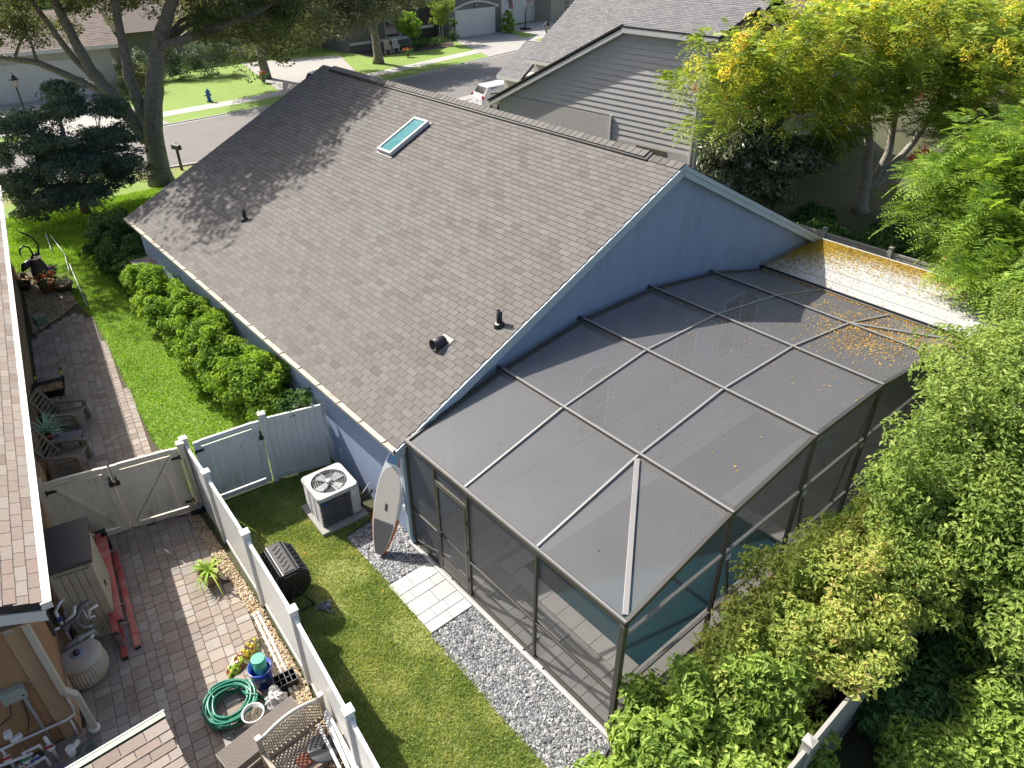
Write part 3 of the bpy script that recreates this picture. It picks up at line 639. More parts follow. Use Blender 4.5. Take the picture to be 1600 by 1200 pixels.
def gate(label, A, B, mat, flip=False, hinge_side=0, name='gate', pts=None):
    t = thing(name, label, 'gate', (*A, 0), math.atan2(B[1]-A[1], B[0]-A[0])); w = math.hypot(B[0]-A[0], B[1]-A[1])
    h = 1.72; st = .13
    for x in (st/2, w-st/2): box('stile', mat, (x,0,h/2+.03), (st,.06,h-.06), t, 0, .004)
    for z in (h-.05, .1): box('rail', mat, (w/2,0,z), (w-2*st,.058,.12), t, 0, .004)
    n = max(3, round((w-2*st)/.17)); s = (w-2*st)/n
    for i in range(n): box('board', mat, (st+s*(i+.5),0,h/2+.02), (s-.003,.03,h-.34), t, 0, .004)
    a, b = ((st,-.034,h-.13),(w-st,-.034,.2)) if flip else ((w-st,-.034,h-.13),(st,-.034,.2))
    MB().bar(a, b, .035, .065, (0,0,1)).build('brace', mat, t, .004)
    hx = .0 if hinge_side == 0 else w
    for z in (.32, h-.22):
        hg = box('hinge', BLACKM, (hx+(.09 if hx == 0 else -.09),-.045,z), (.16,.025,.05), t); box('pin', BLACKM, (hx,-.05,z), (.03,.03,.11), hg)
    lx = w-.03 if hinge_side == 0 else .03
    lt = box('latch', BLACKM, (lx,-.055,h-.42), (.09,.045,.09), t); box('bolt', BLACKM, (lx,-.075,h-.3), (.03,.03,.16), lt); return t
gate('white vinyl gate with diagonal brace between long fence and house panel', (-2.5,3.88), (-1.14,3.73), VINYL, flip=False, hinge_side=0)
F2 = fence('short white vinyl fence panel joining the blue house wall behind the air conditioner', [(-1.05,3.72),(.22,3.36)], VINYL, last=False)
gate('almond vinyl gate leaf with brace rising towards the long white fence', (-4.02,4.22), (-2.8,3.93), ALMOND, flip=False, hinge_side=1)
gate('almond vinyl gate leaf with brace beside the tan shed', (-5.14,4.49), (-4.06,4.23), ALMOND, flip=True, hinge_side=0)
gp = thing('gate_post', 'wide almond gate post with leaning prop strips at the fence corner', 'gate post', (-2.74,3.86,0), -.2)
box('post', ALMOND, (0,0,.92), (.12,.12,1.84), gp, 0, .005); box('cap', ALMOND, (0,0,1.855), (.15,.15,.03), gp)
for dx in (-.09,.03): MB().bar((dx,-.09,.05),(dx-.04,-.075,1.5),.018,.018).build('strip', M('yellow_strip', (.6,.55,.2), .6), gp)
box('drop_rod_guide', BLACKM, (-.05,-.12,.1), (.3,.06,.1), gp); box('tag', M('grey_tag', (.3,.32,.36), .5), (-.03,-.14,.24), (.12,.02,.12), gp)
gp2 = thing('gate_post', 'almond gate post against the orange house wall', 'gate post', (-5.22,4.52,0), -.2); box('post', ALMOND, (0,0,.9), (.12,.12,1.8), gp2, 0, .005); box('cap', ALMOND, (0,0,1.81), (.15,.15,.03), gp2)
# ---------------------------------------------------------------- air conditioner
AC = thing('air_conditioner', 'dark louvred air conditioner with white fan top on concrete pad', 'air conditioner', (-.57,1.9,0), RAD(-3))
box('pad', CONC, (0,-.02,.05), (1.06,1.1,.1), AC, 0, .012)
ACD = M('ac_dark', (.035,.036,.04), .45, .2, 10); ACW = M('ac_white', (.60,.60,.58), .4, .07, 6, dirt=(.35,.33,.29), dscale=5)
def rrect(w, r, n=5):
    P = []; n = max(n, 5)
    for qx, qy, a0 in ((1,1,0),(-1,1,90),(-1,-1,180),(1,-1,270)):
        for i in range(n+1):
            a = RAD(a0+90*i/n); P.append((qx*(w-r)+r*math.cos(a), qy*(w-r)+r*math.sin(a)))
    Q = []
    for i, p in enumerate(P):
        q = P[(i+1)%len(P)]; k = 8 if math.hypot(q[0]-p[0], q[1]-p[1]) > w else 1
        Q += [(p[0]+(q[0]-p[0])*j/k, p[1]+(q[1]-p[1])*j/k) for j in range(k)]
    return Q
MB().prism(rrect(.42,.08), .1, .82, 'z').build('casing', ACD, AC)
lv = MB(); P = rrect(.44,.09)
n = len(P); lv.add([(*p, .003) for p in P]+[(*p, -.003) for p in P]+[(p[0]*.94, p[1]*.94, .003) for p in P]+[(p[0]*.94, p[1]*.94, -.003) for p in P],
    [(i,(i+1)%n,n+(i+1)%n,n+i)[::-1] for i in range(n)]+[(i,(i+1)%n,2*n+(i+1)%n,2*n+i) for i in range(n)]+[(n+i,n+(i+1)%n,3*n+(i+1)%n,3*n+i)[::-1] for i in range(n)])
lme = lv.mesh('louver'); lme.materials.append(M('louver_grey', (.32,.32,.33), .4, .2, 10))
for i in range(11):
    o = bpy.data.objects.new('louver', lme); COL.objects.link(o); o.parent = AC; o.location = (0,0,.15+i*.062)
for x, y in ((-.15,-.442),(.12,-.442),(-.442,.12),(-.442,-.15)): tube('grille_wire', ACD, [(x,y,.12),(x,y,.82)], .006, AC, 5)
cp = box('control_panel', ACW, (.345,-.34,.5), (.2,.22,.72), AC, 0, .01); box('rating_plate', WHITE, (.3,-.455,.72), (.07,.006,.13), cp); box('service_valve', BLACKM, (.46,-.4,.3), (.06,.1,.14), cp)
top = MB(); P = rrect(.46,.1,6); n = len(P); Rr = .375
ci = [(Rr*math.cos(math.atan2(y, x)), Rr*math.sin(math.atan2(y, x))) for x, y in P]
top.add([(*p,.82) for p in P]+[(*p,.875) for p in P]+[(p[0]*.97,p[1]*.97,.9) for p in P]+[(*c,.895) for c in ci]+[(*c,.80) for c in ci], [(k*n+i,k*n+(i+1)%n,(k+1)*n+(i+1)%n,(k+1)*n+i) for k in range(4) for i in range(n)])
top.build('top_cover', ACW, AC)
box('fan_well', ACD, (0,0,.825), (.74,.74,.004), AC)
fn = MB().lathe([(.07,.84),(.07,.87),(.02,.88)], 14).build('fan_motor', M('motor_grey', (.4,.4,.4), .4), AC)
for k in range(4):
    a = RAD(25+90*k); R_ = Matrix.Rotation(a, 3, 'Z'); b = MB()
    b.add([R_@Vector(v) for v in ((.05,-.05,.865),(.31,-.14,.85),(.33,.0,.865),(.30,.09,.88),(.05,.05,.875))], [(0,1,2,3,4)]); b.build('fan_blade', M('blade_grey', (.42,.43,.44), .35), AC)
gr = MB()
for r in (.08,.13,.18,.23,.28,.33): gr.tube([(r*math.cos(RAD(15*i)), r*math.sin(RAD(15*i)), .908-.02*(r/.34)**2) for i in range(25)], .0035, 4, False)
for k in range(8): a = RAD(45*k+10); gr.tube([(.04*math.cos(a),.04*math.sin(a),.912),(.385*math.cos(a),.385*math.sin(a),.897)], .0045, 4)
gr.lathe([(.075,.908),(.075,.916),(.0,.918)], 14); gr.build('fan_grille', M('grille_grey', (.45,.46,.46), .4), AC)
em = MB().lathe([(.045,0),(.045,.006),(0,.007)], 16, (-.32,-.447,.72), Matrix.Rotation(RAD(90), 3, 'X')@Matrix.Diagonal((1.6,.8,1)).to_3x3()).build('emblem', M('emblem_blue', (.03,.07,.35), .3), AC)
tube('refrigerant_line', BLACK, [(.46,-.3,.28),(.6,-.28,.25),(.75,-.25,.3),(.84,-.2,.32)], .03, AC); tube('conduit', M('conduit_grey', (.4,.4,.4), .5), [(.46,-.2,.4),(.62,-.2,.36),(.83,-.15,.5)], .015, AC)
# ---------------------------------------------------------------- paddle board leaning on the house corner
u = Vector((.80,.33,1.9)).normalized(); nb = Vector((-.86,-.38,.36)); nb = (nb-u*nb.dot(u)).normalized(); wv_ = u.cross(nb)
Lb = 2.3; B0 = Vector((-.52,.16,.02))
SUP = thing('paddle_board', 'white and grey paddle board with orange tail leaning on blue house corner', 'paddle board', B0); Mb = Matrix((wv_, u, nb)).transposed()
def outline(k=1., n=24, v0=0, v1=1):
    P = []
    for i in range(n+1):
        t = v0+(v1-v0)*i/n; P.append((.31*k*max(.0, math.sin(math.pi*(t*.95+.012)))**.62, t*Lb))
    return P
def slab_(P, z0, z1, ins=0):
    m = MB(); vs = []; n = len(P)
    for z, q in ((z0,.9),(z0*.5+z1*.5,1.),(z1,.93)):
        vs += [(p[0]*q, p[1], z) for p in P]+[(-p[0]*q, p[1], z) for p in reversed(P)]
    N = 2*n; fs = [tuple(range(N))[::-1], tuple(range(2*N, 3*N))]+[(k*N+i, k*N+(i+1)%N, (k+1)*N+(i+1)%N, (k+1)*N+i) for k in (0,1) for i in range(N)]
    m.add([Mb@Vector(v) for v in vs], fs); return m
def patch(P, z, nm, mat):
    m = MB(); vs = [(p[0], p[1], z) for p in P]+[(-p[0], p[1], z) for p in reversed(P)]; m.add([Mb@Vector(v) for v in vs], [tuple(range(len(vs)))])
    m.add([Mb@Vector((a,b,c-.006)) for a,b,c in vs], [tuple(range(len(vs)))[::-1]]); return m.build(nm, mat, SUP)
slab_(outline(), -.06, .06).build('hull', M('board_white', (.98,.98,.97), .3, .05), SUP)
slab_(outline(1.05, 16, 0, .38), -.05, .052).build('tail_rail', M('board_orange', (.9,.2,.03), .35, .06), SUP)
patch(outline(.84, 14, .03, .33), .066, 'dark_pad', M('pad_dark', (.10,.10,.105), .8, .15, 60, .003, 200))
patch([(.26*math.sqrt(max(0, 1-((t-.6)/.24)**2)) if t > .6 else .265, t*Lb) for t in np.linspace(.338, .84, 16)], .066, 'light_pad', M('pad_light', (.6,.55,.49), .8, .12, 60, .003, 200))
patch([(.27*.93*max(0, math.sin(math.pi*(t*.93+.045)))**.62, t*Lb) for t in np.linspace(.86, .995, 8)], .064, 'blue_nose', M('board_blue', (.22,.42,.66), .35, .05))
MB().box(Mb@Vector((0,.47*Lb,.07)), (.03,.14,.012), M=Mb).build('carry_handle', BLACK, SUP)
MB().box(Mb@Vector((.13,.885*Lb,.068)), (.05,.16,.006), M=Mb@Matrix.Rotation(.0, 3, 'Z')).build('red_label', M('label_red', (.5,.03,.04), .4), SUP)
MB().box(Mb@Vector((.13,.885*Lb,.0715)), (.018,.12,.003), M=Mb).build('label_bar', WHITE, SUP)
# ---------------------------------------------------------------- tumbling composter
TC = thing('compost_tumbler', 'black octagonal compost tumbler standing beside the long white fence', 'composter', (-2.33,.45,0), RAD(-4))
r = .36; oc = [(r*math.cos(RAD(22.5+45*i)), .66+r*math.sin(RAD(22.5+45*i))) for i in range(8)]
MB().prism(oc, -.44, .44, 'y').build('drum', BLACK, TC, .015)
for y in (-.455,.455): MB().prism([(x*.9, .66+(z-.66)*.9) for x, z in oc], y-.02, y+.02, 'y').build('end_panel', BLACK, TC, .01)
for i in range(8):
    a = RAD(45*i+45); c = Vector((.335*math.cos(a), 0, .66+.335*math.sin(a))); Ry = Matrix.Rotation(-a+math.pi/2, 3, 'Y')
    f = MB().box(c, (.2,.8,.025), M=Ry).build('drum_panel', M('worn_black', (.045,.046,.048), .5, .35, 6), TC, .006)
    if i in (0,1,2):
        for k in range(6): MB().box(c+Ry@Vector((.0,-.3+k*.12,.018)), (.15,.03,.014), M=Ry@Matrix.Rotation(RAD(38), 3, 'Z')).build('rib', BLACK, f)
for y in (-.5,.5):
    lg = MB()
    for sx in (-1, 1): lg.tube([(0,y,.66),(sx*.28,y,.02)], .018, 6)
    lg.tube([(-.28,y,.02),(.28,y,.02)], .018, 6); lg.build('leg', BLACKM, TC)
tube('axle', BLACKM, [(0,-.52,.66),(0,.52,.66)], .02, TC)
sl2 = thing('loose_rocks', 'small heap of dark slate chips on the lawn near the compost tumbler', 'rocks', (-1.95,-.28,0))
pebbles('chip', rng.normal(0,.06,70), rng.normal(0,.06,70), rng.uniform(.02,.06,70), .035, SLATE, parent=sl2)
# ---------------------------------------------------------------- neighbouring house on the paved side
ST = M('orange_stucco', (.44,.255,.125), .9, .1, 2, .006, 60, dirt=(.30,.175,.095), dscale=2.2, damt=.6, streak=.2); STT = M('tan_trim', (.52,.335,.19), .9, .1, 3, .005, 60)
PIPE = M('pvc_white', (.9,.89,.86), .4, .08, 8, dirt=(.4,.38,.33), dscale=6); CRM = M('cream_downspout', (.58,.53,.42), .5, .08, 4)
AN = RAD(-8.35); NO = (-6.1,.1,0)
NH = thing('orange_house', 'orange stucco house with pinkish tan shingle roof and white gutter', 'house', NO, AN)
MB().prism([(-9,0),(0,0),(0,20),(-9,20)], 0, 3.05).build('wall', ST, NH)
box('corner_trim', STT, (-.1,-.012,1.5), (.2,.04,3.0), NH); box('corner_trim', STT, (.012,.12,1.5), (.04,.3,3.0), NH)
box('wall_band', STT, (.02,10,.32), (.04,19.6,.5), NH)
sn = .42; zn = lambda x: 3.17+sn*(.42-x)
nr = MB().prism([(.42,zn(.42)),(-4.3,zn(-4.3)),(-9.4,zn(-4.3)-sn*5.1),(-9.4,zn(-4.3)-sn*5.1-.12),(-4.3,zn(-4.3)-.14),(.42,zn(.42)-.12)], -.36, 20.4, 'y').build('roof', DARKROOF, NH)
NC = [(.30,.235,.19),(.36,.29,.24),(.40,.33,.27),(.44,.38,.33),(.37,.275,.225),(.46,.39,.32),(.33,.28,.245)]
NC = [mul(c, .85) for c in NC]
NSO = MR('tan_shingle', NC, 'obj', .9, .004, 130, .2, 20); NSS = MR('tan_shingles', NC, 'isl', .9, .004, 130, .2, 20)
cn = 1/math.hypot(1, sn); bm = Matrix.Translation(NO)@Matrix.Rotation(AN, 4, 'Z')
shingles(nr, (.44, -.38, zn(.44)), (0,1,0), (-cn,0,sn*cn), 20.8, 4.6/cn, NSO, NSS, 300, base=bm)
MB().prism([(.42,zn(.42)-.15),(-4.3,zn(-4.3)-.15),(-4.3,zn(-4.3)-.34),(.42,zn(.42)-.34)], -.385, -.362, 'y').build('rake_board', WHITE, NH)
MB().prism([(.41,2.9),(-.0,2.9),(-.0,2.88),(.41,2.88)], -.36, 20.3, 'y').build('soffit', STT, NH); box('soffit', STT, (-2.2,-.18,2.89), (4.4,.34,.02), NH)
box('fascia', WHITE, (.405,10,3.03), (.025,20.7,.24), NH)
ng = MB().prism([(.42,3.17),(.44,3.17),(.44,3.07),(.51,3.07),(.54,3.17),(.555,3.17),(.53,3.05),(.42,3.05)], -.4, 20.4, 'y').build('gutter', WHITE, NH)
box('gutter_cover', WHITE, (.487,10,3.168), (.1,20.8,.006), ng); box('end_cap', WHITE, (.487,-.405,3.11), (.13,.01,.12), ng)
dn = MB().box((.09,-.09,1.98), (.085,.11,1.75)); dn.bar((.09,-.09,2.82),(.46,-.3,3.05),.09,.085); dn.bar((.09,-.09,1.12),(.22,-.13,.95),.1,.09); dn.box((.22,-.13,.52), (.085,.1,.86))
dno = dn.build('downspout', CRM, NH, .01); MB().lathe([(.075,.03),(.08,.12),(.06,.13)], 14, (.22,-.13,0)).build('collar', PIPE, dno)
eb = box('meter_box', M('pale_green_box', (.42,.46,.38), .5, .06), (-.44,-.07,1.45), (.3,.13,.22), NH, 0, .01); box('box_knob', BLACKM, (-.33,-.14,1.42), (.02,.015,.02), eb)
tube('conduit', M('conduit_grey'), [(-.36,-.05,1.34),(-.36,-.05,.02)], .022, NH); tube('cable', BLACK, [(-.52,-.03,1.34),(-.62,-.03,1.0),(-.8,-.03,.9)], .008, NH); tube('cable', BLACK, [(-.4,-.03,1.33),(-.45,-.03,.8),(-.55,-.03,.55)], .008, NH)
fl = MB().lathe([(.03,0),(.06,.05),(.065,.11),(.05,.11)], 12, (-.1,-.06,2.72), Matrix.Rotation(RAD(120), 3, 'X')).build('flood_light', M('lamp_grey', (.45,.45,.44), .35), NH); box('bracket', BLACKM, (-.1,-.03,2.76), (.08,.06,.08), fl)
tube('water_pipe', PIPE, [(-1.3,-.06,.46),(-.06,-.06,.46),(.06,-.02,.46),(.06,.02,.55),(.06,.02,1.5),(.06,.1,2.3)], .022, NH); tube('water_pipe', PIPE, [(-.02,-.06,.42),(-.02,-.07,.04)], .016, NH)
for i in range(5):
    z = 1.35+.1*random.random(); MB().lathe([(.018,0),(.014,.004),(0,.005)], 8, (-.22+.1*random.random(),-.004,z+.1*(i%2)), Matrix.Rotation(RAD(90), 3, 'X')).build('patch_spot', PIPE, NH)
box('lattice_vent', M('dark_vent', (.08,.06,.05), .7), (.02,1.6,1.6), (.03,.6,1.4), NH)
# valve cluster on the wall foot
VC = thing('valve_manifold', 'cluster of white valves and pipes with red and blue handles at orange wall foot', 'pipes', (-6.75,-.02,0), AN)
for i, (pts) in enumerate([[(-.2,-.1,.05),(-.2,-.1,.75),(-.05,-.1,.75),(-.05,-.1,.95)],[(0,-.16,.03),(0,-.16,.55),(.2,-.16,.55),(.2,-.1,.35)],[(.2,-.2,.03),(.2,-.2,.3),(-.35,-.25,.3)],[(-.4,-.15,.05),(-.4,-.15,.5),(.1,-.2,.5)],[(.3,-.12,.03),(.3,-.12,.62)]]): tube('pipe', PIPE, pts, .026, VC)
for i, (x, y, z, c) in enumerate([(-.2,-.14,.55,(.5,.03,.03)),(.1,-.2,.33,(.05,.1,.4)),(.3,-.15,.4,(.5,.03,.03)),(-.1,-.25,.33,(.55,.4,.05)),(0,-.2,.42,(.05,.3,.12))]):
    v = box('valve', PIPE, (x,y,z), (.09,.09,.09), VC, .3*i, .012); box('handle', M('handle%d' % i, c, .4), (x,y-.04,z+.06), (.12,.03,.02), v)
box('union', PIPE, (-.05,-.1,.98), (.1,.12,.09), VC, 0, .02); box('union', PIPE, (.02,-.12,.86), (.14,.08,.08), VC, .4, .02)
cl = thing('pipe_cleanout', 'white drain clean-out with green round valve lid by the orange wall', 'drain', (-6.28,-.26,0), .4)
MB().tube([(0,0,.0),(0,0,.22)], .06, 12).build('riser', PIPE, cl); MB().tube([(0,0,.13),(.16,.05,.13)], .045, 10).build('branch', PIPE, cl); MB().lathe([(.13,.0),(.14,.04),(.12,.06),(.06,.05),(.055,.02)], 20, (.17,-.16,.03)).build('lid_ring', M('green_grey', (.14,.17,.13), .7), cl)
pm_ = thing('pet_mat', 'purple plastic scoop on pavers by the orange wall', 'scoop', (-6.55,-.45,.04), .3); MB().prism([(-.14,-.1),(.12,-.12),(.16,.06),(0,.13),(-.15,.08)], 0, .05).build('pan', M('purple', (.22,.13,.26), .5), pm_, .01); box('grip', M('purple'), (-.2,0,.05), (.12,.03,.03), pm_)
# ---------------------------------------------------------------- paved yards
PYC = [mul((a*1.02,b,c*.97), 1.0) for a, b, c in [(.27,.225,.19),(.335,.285,.245),(.38,.335,.295),(.31,.245,.205),(.42,.36,.30),(.40,.375,.345),(.35,.27,.225),(.30,.27,.25)]]
PYO = MR('yard_paver', PYC, 'obj', .85, .004, 70, .2, 6, (.15,.105,.075), .9, .55); PYS = MR('yard_pavers', PYC, 'isl', .85, .004, 70, .2, 6, (.15,.105,.075), .9, .55)
JOINT = M('paver_joint', (.10,.08,.06), .95, .3, 20)
YP = [(-6.08,.1),(-5.4,4.62),(-2.8,4.0),(-2.98,2.6),(-3.1,.4),(-3.3,-1.7),(-3.52,-4.6),(-8.5,-4.6),(-8.5,.3)]
yd = sheet('paved_yard', JOINT, YP, .006); pave(yd, YP, RAD(-8.35+90), [.17,.17,.255], [.17,.255,.255,.17], PYO, PYS, .03)
WP = [(-5.42,4.6),(-2.66,4.0),(-2.7,7.0),(-1.98,14.8),(-2.4,15.85),(-3.85,14.7)]
PDC = [mul(c, 1.05) for c in PYC]; wk = sheet('paved_path', JOINT, WP, .007)
pave(wk, WP, RAD(-8.35+90), [.17,.17,.255], [.17,.255,.255,.17], MR('path_paver', PDC, 'obj', .85, .004, 70, .2, 6), MR('path_pavers', PDC, 'isl', .85, .004, 70, .2, 6), .03)
RK = [(-3.05,3.75),(-2.83,3.78),(-2.88,.5),(-3.0,-1.5),(-3.22,-3.6),(-3.4,-5),(-3.62,-5),(-3.48,-3.6),(-3.3,-1.7),(-3.1,.4)]
sheet('rock_strip', SOIL, RK, .008); x, y = scatter(RK, 22000); RKM = MR('river_rock', [(.22,.14,.07),(.40,.28,.15),(.52,.38,.22),(.60,.50,.36),(.34,.24,.15)], 'isl', .6, 0)
pebbles('river_rock', x[:5200], y[:5200], rng.uniform(.015,.045,len(x[:5200])), .028, RKM, 'golden river pebbles along the foot of the long fence', 'pebbles', sharp=False, flat=.65)
# ---------------------------------------------------------------- garden shed, ladder, tank
SHD = M('shed_tan', (.48,.42,.31), .6, .08, 4, dirt=(.22,.19,.13)); SB = M('shed_brown', (.085,.068,.062), .7, .12, 5)
SD = thing('garden_shed', 'narrow tan resin shed with flat dark brown lid', 'shed', (-5.22,2.2,0), RAD(-12))
box('body', SHD, (0,0,.9), (.6,.92,1.8), SD); MB().add([(-.36,-.54,1.82),(.36,-.54,1.82),(.36,.54,1.88),(-.36,.54,1.88),(-.36,-.54,1.9),(.36,-.54,1.9),(.36,.54,1.97),(-.36,.54,1.97)], [(0,1,5,4),(1,2,6,5),(2,3,7,6),(3,0,4,7),(4,5,6,7),(3,2,1,0)]).build('roof', SB, SD, .01)
for i in range(5): box('front_panel', SHD, (-.232+i*.116,-.472,.88), (.106,.03,1.62), SD, 0, .006)
for i in range(7): box('side_panel', SHD, (.311,-.38+i*.128,.88), (.03,.118,1.62), SD, 0, .006)
box('corner_post', SHD, (.29,-.46,.9), (.06,.06,1.8), SD, 0, .006); box('corner_post', SHD, (-.29,-.46,.9), (.06,.06,1.8), SD, 0, .006); box('latch', BLACKM, (.335,-.2,1.0), (.02,.05,.1), SD)
RED = M('ladder_red', (.50,.075,.055), .5, .15, 6, dirt=(.62,.36,.32), dscale=3, damt=.7)
LD = thing('step_ladder', 'folded red fibreglass stepladder lying on its side along the tan shed', 'ladder', (-4.84,2.45,0), RAD(-9))
for nm, x, z, y0, y1, spl in (('front_rail',-.07,.52,-1.3,1.45,0),('rear_rail',.03,.52,-1.05,1.3,0),('front_rail',-.07,.06,-1.48,1.45,.0),('rear_rail',.10,.06,-1.35,1.3,.05)):
    MB().bar((x+spl,y0,z),(x,y1,z),.105,.04).build(nm, RED, LD, .004)
for i in range(7):
    y = -1.2+i*.4; box('step', M('step_aluminium', (.5,.5,.5), .35, metal=.8), (-.07,y,.29), (.075,.03,.44), LD)
for i in range(5): MB().bar((.04,-1.1+i*.5,.5),(.1,-.75+i*.5,.08),.012,.02).build('brace', M('step_aluminium'), LD)
box('top_cap', BLACK, (-.02,1.5,.29), (.2,.12,.5), LD, 0, .02)
for x, y, z in ((-.07,-1.31,.52),(.03,-1.06,.52),(-.07,-1.5,.06),(.15,-1.37,.06)): box('foot', BLACK, (x,y,z), (.09,.04,.045), LD)
TK = thing('filter_tank', 'round ribbed beige tank with flat lid and dark knob', 'tank', (-5.72,1.08,0))
TKM = M('tank_beige', (.52,.48,.40), .6, .1, 5, dirt=(.25,.22,.16)); MB().lathe([(.27,.02),(.33,.1),(.36,.22),(.36,.32),(.345,.44),(.33,.5)], 88, rib=.03, sm=False).build('body', TKM, TK)
MB().lathe([(.345,.49),(.355,.53),(.34,.57),(.2,.60),(0,.605)], 32).build('lid', TKM, TK); MB().lathe([(.045,.60),(.05,.66),(.03,.69),(0,.695)], 12).build('knob', M('knob_navy', (.03,.035,.09), .4), TK); MB().lathe([(.11,.603),(.105,.607),(0,.608)], 18).build('label_disc', M('label_blue', (.33,.37,.46), .5), TK)
PMN = thing('pool_pipes', 'tangle of grey and white plumbing pipes between tank and shed', 'pipes', (-5.78,1.55,0), AN)
GP = M('pipe_grey', (.33,.335,.34), .5, .12, 8, dirt=(.2,.2,.2))
for pts, r, m in [([(-.15,.1,.05),(-.15,.1,1.35),(-.1,.25,1.4),(.1,.45,1.4),(.12,.5,1.5)],.03,PIPE),([(.02,.1,.05),(.02,.1,1.15),(.1,.2,1.2),(.3,.4,1.2),(.32,.42,1.4)],.03,PIPE),([(-.1,-.15,.5),(.15,-.1,.5),(.35,.0,.52)],.045,GP),([(-.12,-.2,.35),(.1,-.15,.35),(.3,-.05,.42),(.36,.0,.5)],.04,GP),
    ([(.05,.1,.75),(.25,.15,.8),(.36,.2,.95),(.5,.2,1.0)],.032,GP),([(.2,.12,.78),(.3,.0,.65),(.42,.0,.62)],.03,GP),([(0,-.1,.05),(0,-.1,.45)],.05,PIPE),([(.2,-.12,.05),(.2,-.12,.42)],.05,PIPE),([(-.2,-.05,.9),(.0,-.05,.92)],.022,PIPE),([(.36,.2,.9),(.38,.1,.75),(.5,.1,.72)],.02,PIPE)]: tube('pipe', m, pts, r, PMN)
for x, y, z, m in ((-.15,.1,1.05,M('collar_navy', (.06,.06,.2), .4)),(.02,.1,.98,M('collar_navy')),(.05,.02,.8,M('valve_grey', (.16,.165,.18), .5)),(-.12,-.02,.85,M('valve_grey'))): box('fitting', m, (x,y,z), (.1,.1,.11), PMN, .3, .02)
for pts, r, m in [([(-.22,.0,.05),(-.22,.0,1.1),(-.1,.05,1.15)],.028,PIPE),([(.1,.25,.5),(.1,.25,.95),(.2,.35,1.0),(.45,.4,1.0)],.03,GP),([(-.05,-.25,.62),(.2,-.2,.66),(.4,-.1,.6),(.42,-.05,.45)],.042,GP),([(.3,-.2,.05),(.3,-.2,.5),(.38,-.1,.55)],.045,PIPE),([(.42,.0,.8),(.46,.05,.95),(.6,.1,.95)],.026,PIPE),([(.1,.0,.95),(.25,.05,1.0),(.3,.1,1.12)],.028,PIPE)]: tube('pipe', m, pts, r, PMN)
for x, y, z in ((.2,-.2,.66),(.36,-.0,.52),(.2,.35,1.0),(.05,.1,.75)): box('coupling', GP, (x,y,z), (.1,.1,.1), PMN, .5, .03)
box('timer_box', M('timer_grey', (.24,.26,.3), .5), (-.12,-.42,.35), (.14,.1,.3), PMN)
# ---------------------------------------------------------------- potted plant
def strap_plant(par, n, L, mat, nm='leaves', w=.05, z0=.2, up=.8, x0=0, y0=0):
    m = MB()
    for i in range(n):
        a = random.uniform(0, 6.283); e = random.uniform(.35, 1)*up; l = L*random.uniform(.6, 1.1); d = Vector((math.cos(a), math.sin(a), 0)); s = Vector((-d.y, d.x, 0)); P = []
        for k in range(4): t = k/3; P.append((Vector((x0,y0,z0))+d*l*t*(1-e*.45)+Vector((0,0,l*(e*t*1.1-.55*t*t))), w*(1-t)**.7*(.6+.8*t)+.002))
        vs = []
        for p, ww in P: vs += [p-s*ww*.5, p+Vector((0,0,-ww*.25)), p+s*ww*.5]
        m.add(vs, [(3*k+j, 3*k+j+1, 3*k+j+4, 3*k+j+3) for k in range(3) for j in (0,1)], True)
    return m.build(nm, mat, par)
def pot(par, r, h, mat, x=0, y=0): return MB().lathe([(r*.7,0),(r,h*.82),(r*1.08,h*.82),(r*1.08,h),(r*.9,h),(r*.88,h*.85),(0,h*.85)], 22, (x,y,0)).build('pot', mat, par)
LFA = leafmat('lime_leaf', [(.07,.13,.02),(.13,.22,.03),(.22,.29,.06)], .25); LFG = leafmat('agave_leaf', [(.11,.19,.16),(.18,.29,.245),(.28,.40,.34)], .1)
PP = thing('potted_plant', 'light green strappy plant in tan pot on the pavers beside golden pebbles', 'potted plant', (-3.33,1.72,.03)); PP.scale = (1.2,1.2,1.2); pot(PP, .16, .26, M('tan_pot', (.40,.29,.16), .7)); strap_plant(PP, 34, .42, LFA, z0=.24, w=.055); strap_plant(PP, 6, .6, LFA, 'long_leaves', z0=.24, w=.03, up=.5)
# ---------------------------------------------------------------- clutter by the fence
BG = thing('soil_bags', 'crumpled green yellow and brown garden bags lying on pavers', 'bags', (-3.66,-.36,.03))
def lump(w, d, h, seed, n=14, wrink=.12):
    r_ = random.Random(seed); m = MB(); vs = [(0,0,h)]; k = 20; rings = 6
    for i in range(1, rings+1):
        t = i/rings
        for j in range(k):
            a = 2*math.pi*j/k; rr = t**.8*(1+r_.uniform(-wrink, wrink)); vs.append((w*rr*math.cos(a), d*rr*math.sin(a), h*(1-t**2.6)+r_.uniform(-.1, .1)*h*(1 if i < rings else 0)))
    fs = [(0, 1+j, 1+(j+1)%k) for j in range(k)]+[(1+(i-1)*k+j, 1+i*k+j, 1+i*k+(j+1)%k, 1+(i-1)*k+(j+1)%k) for i in range(1, rings) for j in range(k)]
    return m.add(vs, fs)
def bagmat(name, cols, sc=7):
    m, t, b, o = nodes(name); b.inputs['Roughness'].default_value = .3; f = noise(t, sc, 2)
    r = t.nodes.new('ShaderNodeValToRGB'); r.color_ramp.interpolation = 'CONSTANT'; e = r.color_ramp.elements
    while len(e) < len(cols): e.new(.5)
    for i, c in enumerate(cols): e[i].position = .28+.45*i/len(cols) if i else 0; e[i].color = (*c, 1)
    t.links.new(f, r.inputs[0]); t.links.new(r.outputs[0], b.inputs['Base Color']); return m
b1 = lump(.24,.1,.1,1).build('bag', bagmat('bag_print', [(.05,.11,.02),(.32,.42,.03),(.2,.05,.03),(.6,.55,.5),(.5,.38,.02)]), BG); b1.rotation_euler.z = .5
